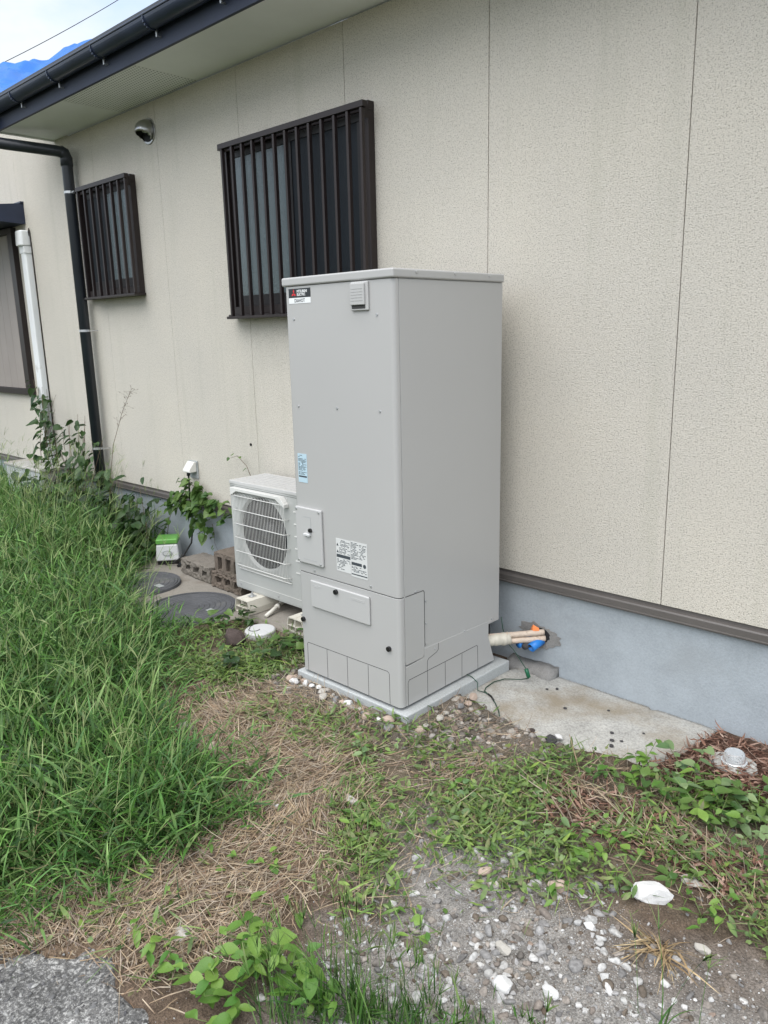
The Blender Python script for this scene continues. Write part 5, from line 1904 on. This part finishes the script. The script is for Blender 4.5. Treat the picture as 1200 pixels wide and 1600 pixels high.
def add_leaf(plant, root, pos, size, az, pitch, roll, kind='ovate', mat='leaf_mid'):
    key = (kind, mat)
    if key not in LEAF:
        LEAF[key] = leaf_mesh('leaf', kind, mat)
    o = bpy.data.objects.new('leaf', LEAF[key])
    COL.objects.link(o)
    o.parent = plant
    o.location = Vector(pos) - Vector(root)
    o.rotation_euler = (Matrix.Rotation(az, 4, 'Z') @ Matrix.Rotation(-pitch, 4, 'Y') @ Matrix.Rotation(roll, 4, 'X')).to_euler()
    hsh = (pos[0] * 917.3 + pos[1] * 531.7 + pos[2] * 377.1) % 1.0
    o.scale = (size, size * (0.62 + 0.42 * hsh), size * (0.7 + 0.9 * ((hsh * 7.3) % 1.0)))
    return o


def stem_part(plant, root, paths, rad, mat='stem_green', name='stem'):
    bm = nb()
    for p in paths:
        rads = [rad * (1 - 0.6 * i / max(1, len(p) - 1)) for i in range(len(p))]
        tube(bm, [Vector(q) - Vector(root) for q in p], rads, 5)
    return finish(bm, name, mat, plant, world=False, smooth=True)


def weed(x, y, label, seed, hgt=0.10, nst=3, leaves=9, size=(.035, .06), kind='ovate', mat='leaf_bright', spread=0.06, name='broadleaf_weed', group='broadleaf weeds in the foreground'):
    rd = random.Random(seed)
    root = (x, y, float(gz(x, y)))
    t = empty(name, root, label, 'weed', group)
    paths = []
    for s in range(nst):
        a = 6.28 * s / nst + rd.uniform(-.5, .5)
        hh = hgt * rd.uniform(.6, 1.1)
        sp = spread * rd.uniform(.5, 1.2)
        p = [(x + sp * q * q * math.cos(a), y + sp * q * q * math.sin(a), root[2] - 0.004 + hh * q) for q in (0, .35, .7, 1)]
        paths.append(p)
        per = max(2, leaves // nst)
        for k in range(per):
            q = 0.3 + 0.7 * (k + 1) / per
            i = min(2, int(q * 3))
            fr = q * 3 - i
            c = [p[i][j] + (p[i + 1][j] - p[i][j]) * fr for j in range(3)]
            add_leaf(t, root, c, rd.uniform(*size) * (0.7 + 0.4 * (1 - abs(q - .6))), a + k * 2.5 + rd.uniform(-.4, .4), rd.uniform(-.25, .55), rd.uniform(-.4, .4), kind, mat)
    stem_part(t, root, paths, 0.0022)
    return t


weed(0.93, -2.21, 'small pale green seedling beside the old path edge', 1, 0.06, 2, 6, (.035, .05))
weed(1.06, -2.22, 'low broadleaf weed just right of the path corner', 2, 0.07, 3, 9, (.035, .055))
weed(1.18, -2.20, 'broadleaf weed at the bottom edge right of the path', 3, 0.10, 3, 11, (.04, .062))
weed(1.16, -2.03, 'leafy weed with upright shoots above the bottom weed clump', 4, 0.12, 3, 10, (.04, .060))
weed(1.27, -2.07, 'largest bright green broadleaf weed in the bottom clump', 5, 0.15, 4, 18, (.045, .07))
weed(1.37, -2.06, 'bright broadleaf weed at the bottom behind the grass spikes', 6, 0.11, 4, 14, (.04, .065))
weed(1.24, -2.17, 'broadleaf weed spreading at the lower left of the bottom clump', 7, 0.09, 4, 13, (.04, .06))
weed(1.31, -2.22, 'broadleaf weed cut by the bottom frame edge', 8, 0.08, 3, 10, (.04, .06))
weed(1.33, -2.00, 'broadleaf weed at the upper right of the bottom clump', 31, 0.11, 4, 14, (.035, .055))
weed(1.22, -2.08, 'broadleaf weed filling the middle of the bottom clump', 32, 0.12, 4, 15, (.035, .06))
weed(1.43, -2.04, 'broadleaf weed under the grass spikes at bottom centre', 33, 0.09, 4, 13, (.03, .05))
weed(0.91, -1.78, 'small green seedling on the straw in the centre', 9, 0.05, 3, 8, (.028, .042), mat='leaf_bright')
weed(0.83, -1.83, 'tiny seedling left of the one on the straw', 10, 0.04, 2, 5, (.025, .036))
weed(1.43, -1.70, 'low green seedling beside the gravel', 11, 0.04, 3, 8, (.025, .038))
weed(1.34, -1.62, 'tiny trailing seedling above the bottom grass spikes', 12, 0.03, 3, 7, (.02, .032))
weed(1.12, -1.86, 'single-shoot seedling between the straw and the soil', 13, 0.05, 2, 5, (.03, .045))

CLP = [(1.69, -0.47), (1.90, -0.48), (1.54, -0.56), (1.92, -0.72), (1.86, -0.97), (1.98, -1.07), (1.97, -0.58), (1.45, -0.62), (1.56, -1.06), (1.47, -1.14), (1.62, -0.62), (1.58, -1.25),
       (1.18, -1.13), (1.13, -1.33), (0.97, -1.42), (0.67, -1.12), (1.85, -0.60), (1.76, -0.57), (2.05, -0.50), (2.03, -0.78), (1.66, -1.00), (1.38, -0.90), (1.27, -0.86), (1.05, -1.02)]
WHERE = ['nearest the mulch and the clear cup', 'at the right edge below the mulch', 'at the apron front corner', 'at the right edge among the bark', 'above the flat stone flake', 'just right of the white stone',
         'at the right edge below the concrete pad', 'along the apron front', 'between the bark and the gravel', 'left of the pinkish stone', 'below the apron corner', 'at the pinkish brown stone',
         'at the top of the gravel', 'left of the gravel patch', 'in the middle of the cut weeds', 'below the slab corner', 'in the thick of the leaves at right', 'under the mulch edge',
         'at the far right below the cup', 'at the right edge above the stone flake', 'above the white stone', 'below the dark stones', 'below the apron joint', 'to the right of the slab corner gravel']
for i, ((x, y), wh) in enumerate(zip(CLP, WHERE)):
    big = i in (0, 1, 2, 6, 10, 16, 17, 18)
    weed(x, y, 'pulled leafy green weed lying ' + wh, 50 + i, 0.05 if not big else 0.08, 5, 25 if big else 15, (.026, .062) if big else (.020, .044), 'ovate' if i % 4 else 'round',
         ('leaf_pale', 'leaf_mid', 'leaf_bright')[i % 3], 0.16 if big else 0.11, 'pulled_weed', 'pulled weeds lying on the soil')
for i, (x, y, wh) in enumerate(((-0.88, -0.55, 'beside the left mounting block'), (-0.38, -0.62, 'between the white cap and the tank'), (-0.34, -0.80, 'below the tank left corner'), (-0.92, -0.74, 'at the manhole edge'), (-0.42, -0.98, 'in front of the dark stone'), (-0.25, -0.62, 'against the tank foot'))):
    weed(x, y, 'dark leafy weed ' + wh, 90 + i, 0.09, 4, 14, (.04, .07), 'heart', 'leaf_mid' if i % 2 else 'leaf_dark', 0.10, 'leafy_weed', 'dark weeds between the manhole and the tank')


def vine(name, label, paths, nleaf, size, kind, mat, seed, cat='vine', out=0.03, stem='stem_brown', r=0.003, facing=-1.57):
    rd = random.Random(seed)
    root = paths[0][0]
    t = empty(name, root, label, cat)
    stem_part(t, root, paths, r, stem)
    per = max(1, nleaf // len(paths))
    for p in paths:
        for k in range(per):
            q = (k + rd.uniform(.2, .9)) / per * (len(p) - 1)
            i = min(len(p) - 2, int(q))
            fr = q - i
            c = [p[i][j] + (p[i + 1][j] - p[i][j]) * fr for j in range(3)]
            c = (c[0] + rd.uniform(-out, out), min(c[1] - rd.uniform(0, out), -0.012), max(0.02, c[2] + rd.uniform(-out, out)))
            add_leaf(t, root, c, rd.uniform(*size), facing + rd.uniform(-1.3, 1.3), rd.uniform(-1.0, 0.25), rd.uniform(-.6, .6), kind, mat)
    return t


# vine hanging over the foundation below the outlet
vp = [[(-2.50, -0.10, 0.05), (-2.46, -0.07, 0.30), (-2.36, -0.05, 0.45), (-2.22, -0.05, 0.55), (-2.15, -0.05, 0.62)],
      [(-2.40, -0.06, 0.40), (-2.20, -0.06, 0.50), (-2.00, -0.06, 0.52), (-1.82, -0.06, 0.50), (-1.62, -0.06, 0.48)],
      [(-2.30, -0.06, 0.47), (-2.12, -0.07, 0.46), (-1.95, -0.07, 0.42), (-1.75, -0.07, 0.43), (-1.55, -0.06, 0.46)],
      [(-2.20, -0.06, 0.52), (-2.08, -0.07, 0.40), (-2.03, -0.06, 0.32), (-1.97, -0.06, 0.27)],
      [(-2.16, -0.05, 0.60), (-2.05, -0.05, 0.57), (-1.95, -0.05, 0.53), (-1.85, -0.05, 0.47)]]
vine('wall_vine', 'green leafy vine hanging over the foundation below the outlet', vp, 165, (.045, .085), 'heart', 'leaf_mid', 3, out=0.06)
vine('ground_vine', 'dark leafy creeper left of the air pump against the foundation',
     [[(-2.85, -0.12, 0.02), (-2.78, -0.10, 0.25), (-2.68, -0.08, 0.40), (-2.58, -0.07, 0.44)], [(-2.85, -0.14, 0.02), (-2.90, -0.10, 0.3), (-2.85, -0.08, 0.42)],
      [(-2.80, -0.16, 0.02), (-2.74, -0.15, 0.15), (-2.68, -0.14, 0.25)]], 50, (.06, .11), 'ovate', 'leaf_dark', 4, out=0.08)
# twig standing above the outdoor unit
vine('vine_twig', 'bare thin twig with small leaves above the outdoor unit', [[(-1.40, -0.04, 0.50), (-1.42, -0.04, 0.70), (-1.47, -0.045, 0.80), (-1.56, -0.05, 0.86), (-1.63, -0.05, 0.84)]], 7, (.03, .05), 'ovate', 'leaf_mid', 6, 'twig', 0.02)
vine('hanging_tendril', 'thin drooping tendril on the foundation left of the blocks', [[(-1.95, -0.03, 0.33), (-1.93, -0.03, 0.26), (-1.94, -0.03, 0.20), (-1.90, -0.03, 0.14)]], 6, (.025, .04), 'ovate', 'leaf_mid', 7, 'vine', 0.02, r=0.002)
# vine up the white duct
vine('duct_vine', 'vine with heart-shaped leaves climbing the white duct',
     [[(-4.47, -0.10, 0.52), (-4.46, -0.05, 0.75), (-4.48, -0.03, 0.95), (-4.46, -0.03, 1.20)], [(-4.60, -0.10, 0.52), (-4.58, -0.10, 0.70), (-4.52, -0.09, 0.9), (-4.54, -0.085, 1.10), (-4.50, -0.08, 1.22)]],
     18, (.085, .125), 'heart', 'leaf_dark', 8, out=0.03)
# shrub at the foot of the downpipe
sp = []
rd = random.Random(9)
for k in range(12):
    a = rd.uniform(-1.0, 1.0)
    sp.append([(-3.62, -0.20, 0.0), (-3.64 + 0.10 * a, -0.17, 0.30), (-3.68 + 0.32 * a, -0.14 - 0.05 * rd.random(), 0.55 + 0.1 * rd.random()), (-3.70 + 0.48 * a, -0.10, 0.72 + 0.36 * rd.random() * (1 - abs(a) * .5))])
vine('shrub', 'dark leafy shrub growing round the foot of the dark downpipe', sp, 220, (.05, .10), 'ovate', 'leaf_dark', 10, 'shrub', 0.07, r=0.004)
sp = []
for k in range(6):
    sp.append([(-3.85, -0.30, 0.1), (-3.9 - 0.04 * k, -0.24, 0.55), (-3.95 - 0.06 * k + rd.uniform(-.1, .1), -0.2, 0.80 + 0.05 * k), (-4.0 - 0.05 * k + rd.uniform(-.15, .25), -0.18, 1.0 + 0.06 * k)])
vine('twiggy_shrub', 'thin twiggy shrub with small leaves between duct and downpipe', sp, 84, (.045, .075), 'ovate', 'leaf_dark', 11, 'shrub', 0.05, r=0.003)
sp = [[(-2.95 + 0.12 * k, -0.28, 0.0), (-3.02 + 0.13 * k, -0.24, 0.26), (-3.1 + 0.13 * k + rd.uniform(-.1, .1), -0.2, 0.46 + 0.10 * rd.random())] for k in range(5)]
vine('weed_thicket', 'dark green weed thicket between long grass and foundation', sp, 150, (.06, .12), 'ovate', 'leaf_dark', 12, 'weed', 0.11)
sp = [[(-3.45 + 0.12 * k, -0.34, 0.0), (-3.45 + 0.13 * k, -0.3, 0.3), (-3.45 + 0.13 * k + rd.uniform(-.1, .1), -0.26, 0.56 + 0.12 * rd.random())] for k in range(5)]
vine('weed_thicket', 'dark green weed thicket below the foot of the downpipe', sp, 160, (.06, .12), 'ovate', 'leaf_dark', 13, 'weed', 0.11)

sp = [[(-4.05 + 0.14 * k, -0.50, 0.0), (-4.05 + 0.14 * k, -0.46, 0.28), (-4.05 + 0.14 * k + rd.uniform(-.1, .1), -0.42, 0.50 + 0.14 * rd.random())] for k in range(7)]
vine('weed_thicket', 'dark green weed thicket in front of the concrete step', sp, 190, (.055, .11), 'ovate', 'leaf_dark', 14, 'weed', 0.11)

# ------------------------------------------------------------------ single grasses
def grass_clump(x, y, label, seed, nb_, nstalk, hgt, head=True, cols=None, name='grass_clump', spread=0.03, cat='grass', flatlean=False, group=None):
    rg2 = np.random.default_rng(seed)
    root = np.array([x, y, float(gz(x, y))])
    t = empty(name, tuple(root), label, cat, group)
    cols = cols or GREEN
    P3 = np.zeros((nb_, 3))
    P3[:, :2] = rg2.normal(0, spread, (nb_, 2))
    th0 = rg2.uniform(.9, 1.5, nb_) if flatlean else rg2.uniform(0.05, .8, nb_)
    v, f, c, _ = strips(P3, hgt * rg2.uniform(.4, .9, nb_), rg2.uniform(.0025, .007, nb_), rg2.uniform(0, 6.28, nb_), th0, rg2.uniform(.1, .9, nb_), 5,
                        pal(rg2, nb_, cols, .7, 1), pal(rg2, nb_, cols, .9, 1.4), rg2.uniform(-.6, .6, nb_), np.full(nb_, 0.0))
    o_ = arr_mesh('blades', v, f, c, 'grass_blade' if not flatlean else 'straw', t)
    o_['kind'] = 'stuff'
    if nstalk:
        parts_ = []
        S = np.zeros((nstalk, 3))
        S[:, :2] = rg2.normal(0, spread, (nstalk, 2))
        az_ = rg2.uniform(0, 6.28, nstalk)
        v, f, c, tp = strips(S, hgt * rg2.uniform(.8, 1.3, nstalk), rg2.uniform(.0022, .0034, nstalk), az_, rg2.uniform(0, .35, nstalk), rg2.uniform(0, .4, nstalk), 5,
                             pal(rg2, nstalk, cols), pal(rg2, nstalk, cols), rg2.uniform(-1, 1, nstalk), None, flat_prof)
        parts_.append((v, f, c))
        for q in range(4):
            parts_.append(strips(tp, rg2.uniform(.04, .075, nstalk), rg2.uniform(.003, .0052, nstalk), az_ + rg2.uniform(-1.6, 1.6, nstalk), rg2.uniform(.1, .9, nstalk), rg2.uniform(-.1, .4, nstalk), 3,
                                 pal(rg2, nstalk, cols, 1, 1.4), pal(rg2, nstalk, PALE, .9, 1.3), rg2.uniform(-1, 1, nstalk), None, np.array([.8, 1, .9, .35]))[:3])
        v, f, c = merge(parts_)
        arr_mesh('seed_stalks', v, f, c, 'grass_blade', t)['kind'] = 'stuff'
    return t


GC = 'grass clumps along the bottom edge'
grass_clump(1.52, -1.97, 'dense dark green grass clump with seed spikes at bottom centre', 1, 90, 14, 0.24, spread=0.03, group=GC)
grass_clump(1.44, -2.03, 'grass clump with pale spikes left of bottom centre', 2, 70, 12, 0.22, spread=0.03, group=GC)
grass_clump(1.62, -1.89, 'thin grass clump right of bottom centre', 3, 60, 8, 0.17, spread=0.03, group=GC)
grass_clump(1.35, -2.12, 'grass spikes rising behind the bottom broadleaf weeds', 4, 20, 7, 0.20, spread=0.03, group=GC)
grass_clump(1.47, -1.95, 'tall slender grass clump with open spikes at bottom centre', 21, 40, 10, 0.26, spread=0.05, group=GC)
grass_clump(1.57, -1.93, 'grass clump with wide dark blades at bottom centre right', 22, 50, 6, 0.18, spread=0.03, group=GC)
grass_clump(1.40, -2.10, 'pale spiked grass clump among the bottom broadleaf weeds', 23, 24, 9, 0.22, spread=0.04, group=GC)
grass_clump(1.68, -1.83, 'low grass clump between the gravel and the bottom edge', 24, 60, 4, 0.12, spread=0.05, group=GC)
grass_clump(1.74, -1.78, 'short bright grass patch at the bottom below the gravel', 5, 60, 2, 0.08, spread=0.05, group=GC)
grass_clump(1.84, -1.70, 'sparse short grass at the bottom right of the gravel', 6, 40, 1, 0.07, spread=0.05, group=GC)
grass_clump(2.06, -1.50, 'few thin seed stalks at the bottom right', 7, 4, 4, 0.22, spread=0.04, group=GC)
grass_clump(1.56, -1.80, 'wispy grass stalks standing in front of the gravel', 8, 8, 5, 0.20, spread=0.05, group=GC)
grass_clump(1.95, -1.255, 'sprawling dry brown grass tuft on the soil right of the gravel', 9, 90, 0, 0.20, cols=[(0.36, 0.27, 0.15), (0.28, 0.19, 0.10), (0.44, 0.35, 0.21)], name='dry_grass_tuft', spread=0.022, flatlean=True)
grass_clump(0.80, -1.55, 'low brown withered grass tuft on the straw', 10, 80, 0, 0.15, cols=[(0.30, 0.22, 0.13), (0.38, 0.29, 0.17), (0.22, 0.15, 0.09)], name='dry_grass_tuft', spread=0.05, flatlean=True)
# feathery stalk in front of the wall
fs = empty('feathery_grass', (-2.92, -0.32, 0.0), 'tall bare grass stalk with a feathery seed head against the cream wall', 'grass')
bm = nb()
st_pts = [(-2.92, -0.32, 0.0), (-2.90, -0.30, 0.5), (-2.83, -0.27, 0.85), (-2.70, -0.24, 1.10), (-2.56, -0.22, 1.28)]
tube(bm, st_pts, [0.003, 0.0027, 0.0022, 0.0016, 0.001], 5)
finish(bm, 'stalk', 'stem_brown', fs, smooth=True)
bm = nb()
rd = random.Random(3)
for k in range(34):
    q = rd.random()
    b0 = Vector(st_pts[3]).lerp(Vector(st_pts[4]), q) if k % 4 else Vector(st_pts[2]).lerp(Vector(st_pts[3]), 0.4 + 0.6 * q)
    e = b0 + Vector((rd.uniform(-.07, .09), rd.uniform(-.04, .04), rd.uniform(-.02, .06))) * (1.15 - .5 * q)
    tube(bm, [b0, (b0 + e) / 2 + Vector((0, 0, .004)), e], [0.0007, 0.0007, 0.0006], 4)
    tube(bm, [e, e + (e - b0).normalized() * 0.012], [0.0022, 0.0008], 4)
finish(bm, 'seed_head', 'stem_brown', fs, smooth=True)
